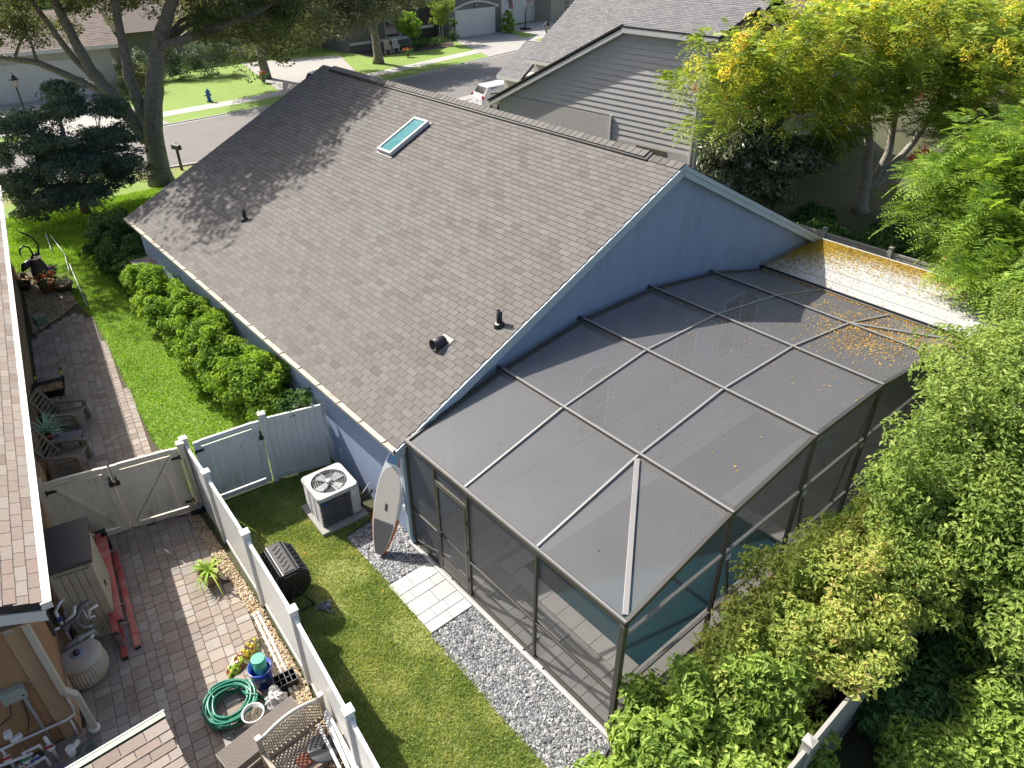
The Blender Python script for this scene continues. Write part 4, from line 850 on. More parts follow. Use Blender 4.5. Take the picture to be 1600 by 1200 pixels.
b2 = lump(.18,.09,.14,2).build('bag', bagmat('bag_print_two', [(.2,.04,.03),(.55,.4,.02),(.15,.12,.1),(.4,.5,.05)]), BG); b2.location = (.16,.06,0); b2.rotation_euler.z = .7
b3 = lump(.1,.08,.12,3).build('bag', bagmat('bag_print_three', [(.3,.4,.02),(.05,.1,.02),(.5,.5,.05)]), BG); b3.location = (.1,-.2,0); BG.scale = (1.4,1.4,1.3)
BK = thing('blue_bucket', 'blue plastic bucket with scuffed white lettering on the pavers', 'bucket', (-3.52,-1.0,.03)); BK.scale = (1.2,1.2,1.15); mbk = bagmat('bucket_blue', [(.02,.06,.42),(.02,.06,.42),(.02,.05,.35),(.4,.45,.6)], 9)
MB().lathe([(.13,0),(.155,.33),(.165,.33),(.165,.36),(.15,.36),(.125,.04),(0,.04)], 26).build('shell', mbk, BK); tube('handle', M('wire_grey', (.4,.4,.4), .4), [(.165*math.cos(a), .165*math.sin(a)*.3-.08*math.sin(a), .34-.14*math.sin(a)) for a in [math.pi*i/10 for i in range(11)]], .004, BK, 5)
GT = thing('green_tube', 'mint green open plastic cylinder standing in the blue bucket', 'cylinder', (-3.5,-.98,.09), 0); GT.scale = (1.3,1.3,1.15); MB().lathe([(.08,0),(.085,.46),(.075,.46),(.072,.05),(0,.05)], 22).build('shell', M('mint_green', (.06,.42,.28), .4), GT); MB().lathe([(.087,.44),(.09,.45),(.087,.47),(.078,.47)], 22).build('rim', M('mint_green'), GT)
HS = thing('garden_hose', 'coil of glossy green garden hose on the pavers', 'hose', (-4.12,-1.12,.03)); HS.scale = (1.28,1.28,1.3); hp = []
for i in range(13*28+1):
    k = i/28; rr = .2+.13*((k*.618)%1)+.012*math.sin(i*.7); hp.append((rr*math.cos(k*6.283), rr*math.sin(k*6.283), .02+.016*min(k, 9)+.01*math.sin(k*5)))
MB().tube(hp, .015, 6).build('coil', M('hose_green', (.025,.24,.15), .28, .12), HS); tube('hose_end', M('hose_green'), [(.3,0,.03),(.38,-.2,.02),(.2,-.4,.02)], .015, HS)
WB = thing('white_bucket', 'white bucket holding brown work gloves beside the green hose', 'bucket', (-3.93,-1.62,.03)); WB.scale = (1.15,1.15,1.3); MB().lathe([(.12,0),(.145,.2),(.155,.2),(.155,.23),(.138,.23),(.12,.05),(0,.05)], 24).build('shell', PIPE, WB)
for i in range(3): g_ = lump(.07,.05,.08,20+i).build('glove', M('glove_tan', (.30,.25,.19), .9, .2, 30), WB); g_.location = (-.05+.05*i,.02*(-1)**i,.16); g_.rotation_euler.z = i
PB = thing('plastic_bag', 'crinkled clear plastic bag of scraps beside the blue bucket', 'bag', (-3.52,-1.5,.03)); lump(.2,.17,.24,7,wrink=.2).build('bag', bagmat('clear_bag', [(.27,.22,.21),(.5,.48,.47),(.66,.66,.66),(.34,.28,.27)], 14), PB); lump(.09,.07,.16,8,wrink=.3).build('bag_top', PIPE, PB).location = (.03,.12,.12)
NT = thing('nursery_tray', 'black six-cell nursery tray against the long fence', 'tray', (-3.24,-1.28,.05), RAD(-8)); TRB = BLACK
for i in range(5): box('divider', TRB, (-.17+i*.085,0,.07), (.012,.24,.14), NT)
for y in (-.12,0,.12): box('divider', TRB, (0,y,.07), (.35,.012,.14), NT)
box('base', TRB, (0,0,.01), (.35,.25,.02), NT)
PR = [thing('pvc_pipe', 'long white plastic pipe lying on the golden pebbles beside its twin', 'pipe', (-3.13+dx,-.55,.05), RAD(-6), 'white pipes on the golden pebbles') for dx in (-.035,.045)]
for p in PR: MB().tube([(0,-.95,.0),(0,.95,.0)], .024, 10).build('pipe', PIPE, p); MB().lathe([(.03,-.04),(.03,.04)], 10, (0,.93,0), Matrix.Rotation(RAD(90), 3, 'X')).build('coupling', PIPE, p)
# wicker table and lattice bench
WKM = M('wicker', (.255,.215,.19), .7, .2, 60, .004, 120); TB = thing('wicker_table', 'low brown woven wicker table beside the lattice bench', 'table', (-3.98,-2.12,0), RAD(7))
box('top', WKM, (0,0,.43), (1.3,.44,.035), TB, 0, .006)
for i in range(44): box('weave_strand', WKM, (-.63+i*.0293,0,.452), (.016,.42,.008), TB)
for i in range(15): box('weave_strand', WKM, (0,-.2+i*.0286,.455), (1.27,.012,.008), TB)
for sx in (-.6,.6):
    for sy in (-.18,.18): box('leg', WKM, (sx,sy,.21), (.06,.06,.41), TB)
box('apron', WKM, (0,-.21,.36), (1.26,.02,.1), TB); box('apron', WKM, (0,.21,.36), (1.26,.02,.1), TB)
LBM = M('bench_cream', (.46,.40,.31), .55, .1, 6, dirt=(.25,.19,.13), dscale=5); LBW = M('bench_white', (.6,.57,.5), .5, .08)
LB = thing('lattice_bench', 'cream plastic garden bench with curved lattice back and lattice seat', 'bench', (-3.62,-2.52,0), RAD(2))
for sx in (-.5,.5): box('post', LBM, (sx,.0,.5), (.07,.06,1.0), LB, 0, .01); box('post_cap', LBW, (sx,0,1.01), (.09,.08,.03), LB); box('leg', LBM, (sx,-.5,.22), (.06,.06,.44), LB, 0, .01); MB().bar((sx,-.03,.66),(sx,-.56,.62),.07,.04).build('armrest', LBM, LB, .01)
MB().tube([(-.47+.94*i/12,0,.93+.13*math.sin(math.pi*i/12)) for i in range(13)], .032, 8).build('top_rail', LBW, LB); box('lower_rail', LBM, (0,0,.46), (.94,.04,.05), LB)
def lattice(par, x0, x1, f0, f1, plane, st=.072, w=.021):
    n = 0; L = f1-f0
    for sg in (-1, 1):
        k = x0-L
        while k < x1+L:
            a, b = (k, f0), (k+L*1.0, f1)
            if sg < 0: a, b = (k+L, f0), (k, f1)
            (xa, fa), (xb, fb) = a, b; ts = []
            t0 = max(0, min((x0-xa)/(xb-xa), (x1-xa)/(xb-xa))); t1 = min(1, max((x0-xa)/(xb-xa), (x1-xa)/(xb-xa)))
            if t1-t0 > .05:
                P = [(xa+(xb-xa)*t, fa+(fb-fa)*t) for t in (t0, t1)]
                V = [plane(p[0], p[1], .004*sg) for p in P]; MB().bar(V[0], V[1], w, .007, plane(0,0,1)-plane(0,0,0)).build('lattice_strip', LBM, par); n += 1
            k += st
    return n
bk = box('back_frame', LBM, (0,.0,.49), (.94,.03,.02), LB); se = box('seat_frame', LBM, (0,-.53,.42), (1.0,.04,.05), LB)
lattice(bk, -.46, .46, .5, .98, lambda a, f, o: Vector((a, o, f))); lattice(se, -.46, .46, -.5, -.05, lambda a, f, o: Vector((a, f, .43+o)))
TRC = thing('terracotta_board', 'red brown terracotta slab on the lattice bench seat', 'slab', (-3.5,-2.9,.445), .2); box('slab', M('terracotta', (.30,.10,.06), .8, .15), (0,0,.02), (.6,.22,.04), TRC, 0, .008); box('chip', M('terracotta'), (.2,.08,.045), (.1,.05,.01), TRC)
LID = thing('dark_lid', 'dark round lid leaning on the lattice bench', 'lid', (-3.4,-2.98,.50), 0); MB().lathe([(.24,0),(.25,.015),(.23,.03),(.1,.04),(0,.042)], 28, (0,0,0), Matrix.Rotation(RAD(14), 3, 'Y')).build('disc', M('lid_dark', (.06,.06,.065), .5), LID); MB().lathe([(.03,.04),(.03,.07),(0,.075)], 10, (0,0,0), Matrix.Rotation(RAD(14), 3, 'Y')).build('knob', BLACK, LID)
for i, (x, dx) in enumerate(((-3.36,.0),(-3.28,.03),(-3.21,.02),(-3.3,.08),(-3.16,-.03))):
    q = thing('white_batten', 'white plastic batten leaning by the fence over the lattice bench', 'batten', (x,-3.35,.5+.03*i), RAD(-6), 'white battens over the bench'); MB().bar((0,-.8,.0),(dx,.75,.02+.02*i),.045,.03).build('batten', PIPE, q, .004); box('end_plug', WHITE, (dx,.755,.02+.02*i), (.035,.012,.022), q)
# small shed roof at the corner of the yard
RS = thing('tool_shed', 'small lean-to shed roof with tan shingles and pale green drip edge', 'shed', (-6.1,-3.3,0)); box('wall', STT, (0,0,.85), (1.9,2.2,1.7), RS)
rr_ = MB().add([(-1.1,1.25,2.0),(1.08,1.25,2.0),(1.08,-1.3,1.72),(-1.1,-1.3,1.72),(-1.1,1.25,1.93),(1.08,1.25,1.93),(1.08,-1.3,1.65),(-1.1,-1.3,1.65)], [(0,3,2,1),(4,5,6,7),(0,1,5,4),(1,2,6,5),(2,3,7,6),(3,0,4,7)]).build('roof', DARKROOF, RS)
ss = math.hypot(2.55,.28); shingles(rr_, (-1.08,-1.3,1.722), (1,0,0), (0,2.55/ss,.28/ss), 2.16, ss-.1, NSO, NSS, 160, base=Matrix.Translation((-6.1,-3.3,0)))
box('drip_edge', M('pale_green', (.36,.44,.24), .5), (0,1.22,2.006), (2.18,.1,.012), RS); box('drip_edge', WHITE, (0,1.262,2.0), (2.2,.02,.04), RS); box('drip_edge', WHITE, (1.09,0,1.86), (.02,.02,.05), RS)
# ---------------------------------------------------------------- side path: chairs, cart, agave, flower bed
CHM = M('resin_brown', (.21,.175,.145), .65, .15, 8)
def lounge(label, loc, rz):
    t = thing('garden_chair', label, 'chair', loc, rz)
    for k, sy in enumerate((-1, 1)):
        box('leg', CHM, (.33,sy*.3,.2), (.09,.05,.4), t, 0, .01); box('leg', CHM, (-.3,sy*.3,.2), (.09,.05,.4), t, 0, .01)
        MB().prism([(-.45,.56),(.3,.56),(.42,.52),(.42,.48),(.3,.50),(-.45,.50)], sy*.33-.05, sy*.33+.05, 'y').build('armrest', CHM, t, .01); MB().bar((.34,sy*.33,.5),(.36,sy*.31,.03),.08,.05,(0,1,0)).build('arm_post', CHM, t)
    MB().prism([(.4,.36),(.36,.40),(-.25,.30),(-.3,.26),(.36,.34)], -.27, .27, 'y').build('seat', CHM, t, .01)
    bk = MB()
    for sy in (-1, 1): bk.bar((-.24,sy*.26,.28),(-.56,sy*.26,.98),.06,.05,(1,0,0))
    bk.bar((-.555,-.28,.98),(-.555,.28,.98),.05,.08); bo = bk.build('backrest', CHM, t)
    for i in range(6): z = .36+i*.1; MB().bar((-.245-(z-.28)*.457,-.24,z),(-.245-(z-.28)*.457,.24,z),.02,.06).build('slat', CHM, bo)
    return t
lounge('brown resin lounge chair between black wheelbarrow and blue agave', (-4.08,9.05,.03), RAD(-32)); lounge('brown resin lounge chair just behind the almond gate', (-4.5,7.25,.03), RAD(-30))
ST_ = thing('slate_table', 'low table with dark slate top between the two lounge chairs', 'table', (-4.3,8.05,.03), RAD(-20)); SLT = M('slate_top', (.14,.155,.19), .5, .5, 9, .01, 12)
box('top', SLT, (0,0,.32), (.62,.4,.05), ST_, 0, .008); [box('leg', BLACKM, (sx*.26,sy*.15,.15), (.04,.04,.3), ST_) for sx in (-1,1) for sy in (-1,1)]
AG = thing('agave', 'spiky blue green agave in terracotta pot beside the slate table', 'potted plant', (-4.62,8.5,.03)); AG.scale = (1.3,1.3,1.3); pot(AG, .17, .3, M('terracotta_pot', (.42,.17,.08), .8)); strap_plant(AG, 90, .5, LFG, z0=.28, w=.035, up=1.1)
WBR = thing('wheelbarrow', 'black wheelbarrow tub full of wood chips with yellow handle grips', 'wheelbarrow', (-4.12,10.4,.03), RAD(-12))
MB().add([(-.38,-.3,.55),(.38,-.34,.55),(.38,.34,.55),(-.38,.3,.55),(-.26,-.2,.28),(.28,-.22,.28),(.28,.22,.28),(-.26,.2,.28)], [(0,1,5,4),(1,2,6,5),(2,3,7,6),(3,0,4,7),(4,5,6,7)]).build('tub', BLACK, WBR, .01)
x_ = rng.uniform(-.24,.3,420); y_ = rng.uniform(-.22,.2,420); CHIP = MR('wood_chip', [(.22,.12,.05),(.38,.23,.10),(.5,.34,.17),(.15,.08,.04)], 'isl', .8, 0); pebbles('wood_chips', x_, y_, np.full(420,.46)+rng.uniform(0,.05,420), .035, CHIP, parent=WBR, flat=.3)
YLW = M('grip_yellow', (.62,.45,.06), .5)
for sx in (-.3,.3): MB().tube([(sx*.6,-.5,.3),(sx,.0,.35),(sx,.55,.55),(sx,.7,.58)], .018, 7).build('handle_bar', BLACKM, WBR); MB().tube([(sx,.5,.53),(sx,.62,.56)], .03, 8).build('yellow_sleeve', YLW, WBR); MB().tube([(sx,.62,.56),(sx,.76,.6)], .03, 8).build('grip', BLACK, WBR)
MB().lathe([(.16,-.04),(.17,0),(.16,.04)], 18, (0,-.5,.17), Matrix.Rotation(RAD(90), 3, 'Y')).build('wheel', BLACK, WBR); [tube('leg', BLACKM, [(sx,.2,.3),(sx,.25,0)], .015, WBR) for sx in (-.22,.22)]
CB = [(-3.72,14.95),(-2.5,15.95),(-2.1,16.4),(-2.1,18.0),(-2.5,19.6),(-3.1,20.0)]; sheet('chip_bed', SOIL, CB, .0085); x, y = scatter(CB, 9000); pebbles('wood_chips', x, y, rng.uniform(.01,.04,len(x)), .04, MR('pale_chip', [(.20,.13,.07),(.42,.31,.17),(.55,.43,.26),(.30,.21,.12),(.6,.5,.34)], 'isl', .8, 0), 'pale wood chips and gravel spread around the flower pots', 'wood chips', flat=.35)
dk = thing('drain_box', 'green plastic drain box at the corner of the orange house', 'drain box', (-3.35,15.6,0), .1); box('body', M('drain_green', (.16,.26,.2), .6), (0,0,.12), (.3,.34,.24), dk, 0, .01); box('lid', M('drain_lid', (.2,.3,.24), .6), (0,0,.25), (.32,.36,.03), dk)
HR = thing('heron_statue', 'dark metal heron statue with curved neck beside the clay urn', 'statue', (-2.82,18.9,0), .4); IR = M('dark_iron', (.02,.02,.024), .5)
MB().tube([(-.28,0,.62),(-.15,0,.74),(.05,0,.82),(.2,0,.86)], [.03,.12,.12,.05], 10).build('body', IR, HR); MB().tube([(.15,0,.86),(.28,0,1.05),(.24,0,1.3),(.08,0,1.42),(-.08,0,1.34),(-.12,0,1.2),(-.1,0,1.08)], [.05,.035,.03,.03,.035,.025,.008], 8).build('neck', IR, HR); [tube('leg', IR, [(0,sy*.05,.75),(.03,sy*.05,.4),(0,sy*.06,0)], .012, HR) for sy in (-1,1)]
HR2 = thing('heron_statue', 'dark metal heron statue with straight raised beak behind the clay urn', 'statue', (-2.45,19.6,0), .2); MB().tube([(-.2,0,.7),(0,0,.78),(.15,0,.82)], [.03,.1,.04], 8).build('body', IR, HR2); MB().tube([(.12,0,.82),(.2,0,1.1),(.12,0,1.4),(-.1,0,1.62),(-.28,0,1.8)], [.04,.03,.03,.03,.006], 8).build('neck', IR, HR2); tube('leg', IR, [(0,0,.76),(0,0,0)], .014, HR2)
UR = thing('clay_urn', 'tall dark clay urn in the flower bed', 'urn', (-2.55,18.95,0)); MB().lathe([(.16,0),(.26,.25),(.28,.5),(.2,.75),(.14,.85),(.19,.92),(.16,.92),(.11,.85)], 22).build('body', M('urn_clay', (.10,.08,.065), .8, .2), UR); MB().lathe([(.29,.5),(.295,.53),(.285,.56)], 22).build('band', M('urn_band', (.15,.12,.1), .8), UR)
RF = leafmat('red_bloom', [(.35,.02,.02),(.55,.05,.04),(.2,.03,.02)], .2); OF = leafmat('orange_bloom', [(.36,.10,.05),(.28,.05,.03)], .2); PF = leafmat('purple_bloom', [(.16,.07,.35),(.28,.14,.5)], .2); GL = leafmat('dark_leaf', [(.02,.035,.015),(.04,.07,.025),(.075,.11,.04)], .2); SG = leafmat('silver_leaf', [(.12,.14,.1),(.22,.24,.19),(.05,.07,.04)], .2)
TCP = M('terracotta_pot')
for lab, loc, fm, r_, h_, pm2 in (('red flowers in a low dark pot near the heron statue', (-3.2,18.6,.01), RF, .22, .28, M('dark_pot', (.09,.07,.06), .7)), ('orange red flowers in large peach terracotta pot', (-2.62,17.9,.01), OF, .26, .42, TCP), ('silvery foliage in wide brown bowl', (-2.18,17.75,.01), SG, .3, .26, M('brown_bowl', (.2,.13,.08), .7)), ('purple flowers in small pot beside the clay urn', (-2.28,18.9,.01), PF, .17, .3, M('dark_pot'))):
    p = thing('flower_pot', lab, 'flower pot', loc); pot(p, r_, h_, pm2); foliage('leaves', [(0,0,h_+.1,r_*1.2,r_*1.2,.18)], 14, 16, .12, .09, GL if fm != SG else SG, p); foliage('blooms', [(0,0,h_+.2,r_*1.1,r_*1.1,.14)], 12, 14, .07, .06, fm, p, kind='stuff')
for i, (a, b) in enumerate((((-1.45,23.7,.12),(-1.7,21.6,.1)), ((-1.34,23.4,.12),(-1.4,21.0,.1)), ((-1.4,21.0,.1),(-1.72,18.9,.08)), ((-1.5,19.9,.1),(-1.93,15.9,.05)))):
    q = thing('rope', ('white cord stretched low over the lawn from the dark conifer', 'white cord kinked over the shaded lawn', 'short white cord ending near the silvery bowl', 'long white cord running to the end of the paved path')[i], 'cord', ((a[0]+b[0])/2,(a[1]+b[1])/2,0)); o_ = Vector(q.location); MB().tube([Vector(a)-o_, (Vector(a)+Vector(b))/2-o_-Vector((0,0,.02)), Vector(b)-o_], .016, 6).build('cord', PIPE, q); tube('stake', PIPE, [Vector(b)-o_, Vector((b[0],b[1],0))-o_], .012, q)
# ---------------------------------------------------------------- grey sided house next door
GW = M('grey_siding', (.60,.575,.56), .65, .06, 3, dirt=(.46,.44,.43), damt=.3); GSt = M('grey_stucco', (.56,.535,.51), .9, .1, 4, .015, 35)
GRC = [(.17,.165,.17),(.21,.205,.21),(.25,.245,.245),(.19,.185,.185)]; GRS = MR('grey_shingles', GRC, 'isl', .9, .004, 100, .2, 10)
GH = thing('grey_house', 'two storey grey lap sided house with white fascia and grey shingle roof', 'house', (20,8.25,0), RAD(3.7))
gw = MB().prism([(0,0),(0,6.95),(2.4,7.75),(8.6,5.2),(8.6,0)][::-1], 0, 4.06, 'y').build('wall', GW, GH)
gw2 = MB().prism([(4.061,0),(11.7,0),(11.7,3.12),(4.061,6.93)], 0, 8, 'x').build('wall', GW, GH)
zr = lambda y: 6.95 if y < 4.06 else 6.95-.5*(y-4.06)
def sboard(z, y0, y1, par, ex=.235): MB().add([(-.045,y0,z),(-.045,y1,z),(-.015,y1,z+ex),(-.015,y0,z+ex),(-.002,y0,z),(-.002,y1,z),(-.002,y1,z+ex),(-.002,y0,z+ex)], [(0,3,2,1),(0,1,5,4),(0,4,7,3),(1,2,6,5),(3,7,6,2)]).build('siding_board', GW, par)
z = 2.5
while z < 6.9:
    ym = 4.06+(6.95-(z+.235))/.5 if z+.235 < 6.95 else 4.0
    if z < 3.38: sboard(z, .12, 4.4, gw)
    else: sboard(z, .12, min(11.6, max(1, ym)), gw)
    z += .235
MB().prism([(4.46,0),(11.65,0),(11.65,3.1),(11.2,3.36),(4.46,3.36)], -.05, -.001, 'x').build('stucco_band', GSt, GH); MB().prism([(.12,0),(4.459,0),(4.459,2.49),(.12,2.49)], -.05, -.001, 'x').build('stucco_band', GSt, GH)
box('corner_board', WHITE, (-.03,.05,3.5), (.08,.13,6.9), GH); box('corner_board', WHITE, (.08,-.03,3.5), (.13,.06,6.9), GH)
gd = box('downspout', WHITE, (-.09,.22,3.2), (.08,.1,4.8), GH); box('downspout', WHITE, (-.09,4.46,2.95), (.07,.09,1.0), GH); MB().tube([(-.1,10.5,.2),(-.1,10.5,2.3),(-.1,10.55,2.4),(-.05,10.8,2.42)], .04, 8).build('downspout', WHITE, GH)
vg = box('wall_vent', M('vent_tan', (.34,.29,.18), .7), (-.055,2.2,2.33), (.03,1.6,.26), GH)
for i in range(20): box('vent_bar', M('vent_bar', (.18,.15,.09), .7), (-.075,1.45+i*.079,2.33), (.012,.03,.24), vg)
gr1 = MB().prism([(-.28,7.03),(2.4,7.86),(9,5.1),(9,4.98),(2.4,7.72),(-.28,6.91)], -.45, 4.055, 'y').build('roof', DARKROOF, GH); s3 = (7.86-7.03)/2.68; c3 = 1/math.hypot(1, s3); shingles(gr1, (-.3,-.47,7.035), (0,1,0), (c3,0,s3*c3), 4.52, 2.68/c3, GRS, GRS, 0)
gr2 = MB().prism([(4.06,7.1),(12.2,3.03),(12.2,2.91),(4.06,6.95)], -.27, 8.2, 'x').build('roof', DARKROOF, GH)
MB().prism([(4.06,6.948),(12.2,2.878),(12.2,2.70),(4.06,6.76)], -.30, -.25, 'x').build('rake_board', WHITE, GH); MB().prism([(4.06,7.12),(12.25,3.02),(12.25,2.935),(4.06,7.035)], -.325, -.271, 'x').build('drip_edge', BLACKM, GH)
MB().prism([(4.06,6.76),(12.1,2.74),(12.1,2.72),(4.06,6.74)], -.25, -.04, 'x').build('soffit', WHITE, GH)
box('fascia', WHITE, (-.30,1.8,6.9), (.05,4.5,.2), GH); box('drip_edge', BLACKM, (-.31,1.8,7.035), (.05,4.52,.06), GH); box('soffit', WHITE, (-.15,1.8,6.8), (.26,4.5,.02), GH)
MB().bar((2.4,-.47,7.72),(9,-.47,4.98),.05,.2).build('rake_board', WHITE, GH)
def winy(par, x0, x1, z0, z1, y, m=None): return window(par, x0, x1, z0, z1, y, fm=m)
winy(GH, .9, 2.2, 4.0, 5.4, -.01); winy(GH, 4.4, 5.6, 4.0, 5.4, -.01); winy(GH, 1.2, 2.4, .9, 2.1, -.01); winy(GH, 5.4, 6.6, .8, 2.1, -.01)
box('rear_wing', GSt, (11.8,2.0,1.45), (6.4,4,2.9), GH); winy(GH, 10.5, 11.6, .8, 2.0, -.01); MB().prism([(8.3,2.92),(15.3,2.92),(15.3,3.05),(8.3,4.6)], -.4, 4.4, 'y').build('roof', DARKROOF, GH)
# street wing
MB().prism([(7.2,4.07),(16,4.07),(16,16.2),(7.2,16.2)], 0, 3.6).build('wall', GSt, GH)
wr = MB().prism([(6.75,3.68),(12.6,7.5),(18.4,3.68),(18.4,3.55),(12.6,7.35),(6.75,3.55)], 4.1, 16.5, 'y').build('roof', DARKROOF, GH); s4 = (7.5-3.68)/5.85; c4 = 1/math.hypot(1, s4)
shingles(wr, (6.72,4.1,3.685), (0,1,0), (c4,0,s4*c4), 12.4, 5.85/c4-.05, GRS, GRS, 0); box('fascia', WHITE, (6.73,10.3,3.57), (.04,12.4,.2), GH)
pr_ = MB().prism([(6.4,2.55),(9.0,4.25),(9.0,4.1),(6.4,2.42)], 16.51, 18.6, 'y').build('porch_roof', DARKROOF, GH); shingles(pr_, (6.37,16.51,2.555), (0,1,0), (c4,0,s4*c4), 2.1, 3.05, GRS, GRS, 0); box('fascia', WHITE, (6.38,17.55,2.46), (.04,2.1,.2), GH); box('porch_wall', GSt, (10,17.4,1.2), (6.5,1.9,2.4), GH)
GB = thing('kettle_grill', 'black covered kettle grill by the grey house wall behind the magnolia', 'grill', (22.6,6.3,0)); MB().lathe([(.1,.55),(.3,.65),(.36,.85),(.34,1.0),(.2,1.13),(.05,1.17)], 18).build('bowl', BLACK, GB); [tube('leg', BLACKM, [(.1*math.cos(a),.1*math.sin(a),.6),(.32*math.cos(a),.32*math.sin(a),0)], .015, GB) for a in (.5,2.6,4.7)]; box('handle', BLACKM, (0,0,1.2), (.16,.03,.03), GB)
# ---------------------------------------------------------------- houses across the street
def gdoor(par, x0, x1, z1, y, rows=4, cols=8, mat=None):
    mat = mat or WHITE; d = box('garage_door', mat, ((x0+x1)/2, y, z1/2+.02), (x1-x0, .06, z1), par); w = (x1-x0)/cols; h = z1/rows
    for i in range(cols):
        for j in range(rows): box('door_panel', mat, (x0+w*(i+.5), y-.035, h*(j+.5)+.02), (w*.86, .02, h*.82), d)
    return d
WH = thing('white_house', 'white house with wide garage door behind the big oak', 'house', (-1,52,.0), RAD(-3)); box('wall', M('white_stucco', (.62,.6,.56), .9, .06), (2.5,4,1.6), (16,8,3.2), WH); gdoor(WH, 1.2, 8.6, 2.45, -.02, 4, 8)
BRC = [(.22,.17,.14),(.28,.22,.185),(.32,.26,.22)]; BRS = MR('brown_shingles', BRC, 'isl', .9, .004, 60, .2, 8)
wr2 = MB().prism([(-.6,3.2),(4,5.2),(8.6,3.2),(8.6,3.05),(4,5.05),(-.6,3.05)], -6.2, 11.2, 'x').build('roof', DARKROOF, WH); c5 = 1/math.hypot(1, 2/4.6); shingles(wr2, (-6.2,-.62,3.205), (1,0,0), (0,c5,2/4.6*c5), 17.4, 4.55/c5, BRS, BRS, 0, tab=.4, ex=.2); box('fascia', WHITE, (2.5,-.61,3.1), (17.4,.04,.22), WH); winy(WH, -4, -2.4, .9, 2.2, 0)
GY = M('far_grey', (.21,.205,.20), .9, .07, 1); OG = thing('grey_garage_house', 'grey house across the street with arched trim over white garage door', 'house', (31,55.6,0), RAD(5))
box('wall', GY, (3.6,4,1.75), (7.4,8,3.5), OG); box('entry_wall', M('entry_dark', (.09,.075,.07), .9), (10,5,1.75), (5.3,6,3.5), OG); box('garage_wall', GY, (16.2,4.0,1.9), (7.6,8,3.8), OG); gdoor(OG, 13.2, 19.0, 2.6, -.04, 4, 8)
ar = MB(); PA = [(13.0+6.2*i/12, 2.75+.55*math.sin(math.pi*i/12)) for i in range(13)]; ar.tube([(a,-.06,b) for a, b in PA], .13, 6); ar.box((12.95,-.06,2.7), (.5,.12,.25)); ar.box((19.25,-.06,2.7), (.5,.12,.25)); ar.build('arch_trim', WHITE, OG)
lm = box('wall_lamp', BLACKM, (16.1,-.1,2.95), (.16,.14,.3), OG); box('glass', WHITE, (16.1,-.18,2.95), (.1,.02,.2), lm)
box('sill_band', WHITE, (3.6,-.05,.75), (7.2,.14,.22), OG); box('sill_band', WHITE, (9.6,1.9,1.2), (4.5,.14,.25), OG); window(OG, 4.2, 6.0, .9, 2.4, 0, arch=True)
for x0, x1, y0, zz in ((-.6,7.9,-.6,3.5),(12,20.6,-.7,3.8)):
    xm = (x0+x1)/2; r_ = MB().prism([(x0,zz-.15),(xm,zz+2.0),(x1,zz-.15),(x1,zz-.35),(xm,zz+1.8),(x0,zz-.35)], y0, 9, 'y').build('roof', DARKROOF, OG)
    for a, b in ((x0,xm),(x1,xm)): MB().bar((a,y0-.03,zz-.3),(b,y0-.03,zz+1.85),.06,.25,(0,0,1)).build('rake_board', WHITE, OG)
    MB().prism([(x0+.7,zz),(x1-.7,zz),(xm,zz+1.7)], .01, .2, 'y').build('gable', GY, OG)
WG = thing('pale_garage_house', 'pale house with tall white garage door behind the basketball hoop', 'house', (50.5,60.5,0), RAD(12)); box('wall', M('beige_stucco', (.40,.36,.31), .9), (6,4,2), (14,8,4), WG); gdoor(WG, 3.6, 10.5, 3.0, -.03, 4, 8); MB().prism([(-1,4.0),(6,6.6),(13.8,4.0)], -.6, 9, 'y').build('roof', DARKROOF, WG); box('fascia', WHITE, (6,-.62,3.95), (14.8,.06,.25), WG)
for i, (x, y, rz, w, c, lab) in enumerate(((-22,56,-6,14,(.45,.42,.36),'cream house at the bend beyond the white house'),(19,60,4,12,(.30,.29,.28),'grey brown house hidden behind the moss hung oaks'),(68,62,14,14,(.45,.40,.33),'beige house far along the street'),(10,84,0,26,(.4,.37,.33),'long tan house on the street beyond'),(45,88,6,26,(.38,.36,.34),'long grey house on the street beyond'),(85,75,18,22,(.4,.36,.32),'tan house furthest along the street'),(52,20,4,13,(.42,.38,.33),'tan house behind the golden rain tree'),(48,-4,-4,14,(.36,.34,.32),'grey house hidden behind the feathery tree'))):
    h = thing('background_house', lab, 'house', (x,y,0), RAD(rz)); box('wall', M('bgwall%d' % i, c, .9), (0,4,1.5), (w,8,3), h); MB().prism([(-.7,2.9),(4,5.0),(8.7,2.9)], -w/2-.5, w/2+.5, 'x').build('roof', M('bgroof%d' % (i%3), ((.16,.15,.145),(.22,.18,.15),(.12,.115,.11))[i%3], .9, .3, 6), h)
    window(h, -w/4-.7, -w/4+.7, .9, 2.2, 0); gdoor(h, w/8, w/8+4, 2.2, -.03, 4, 4)
# ---------------------------------------------------------------- street furniture, cars
def lamp(lab, loc, h=3.0):
    t = thing('street_lamp', lab, 'street lamp', loc); MB().lathe([(.11,0),(.11,.3),(.06,.45),(.045,h-.45),(.06,h-.42),(.08,h-.36)], 12).build('post', BLACKM, t)
    MB().lathe([(.1,h-.36),(.2,h+.02),(.19,h+.02),(.09,h-.35)], 6, sm=False).build('glass', M('lamp_glass', (.55,.55,.52), .3), t); MB().lathe([(.27,h+.02),(.24,h+.08),(.1,h+.28),(.03,h+.34),(.03,h+.42),(0,h+.44)], 6, sm=False).build('cap', BLACKM, t)
    for i in range(6): a = RAD(60*i); tube('bar', BLACKM, [(.1*math.cos(a),.1*math.sin(a),h-.36),(.205*math.cos(a),.205*math.sin(a),h+.02)], .012, t, 5)
lamp('black lantern street lamp beside the white garage driveway', (1.8,41.9,0)); lamp('black lantern street lamp above the grey roof edge near the hoop', (37.4,35.8,0), 3.6)
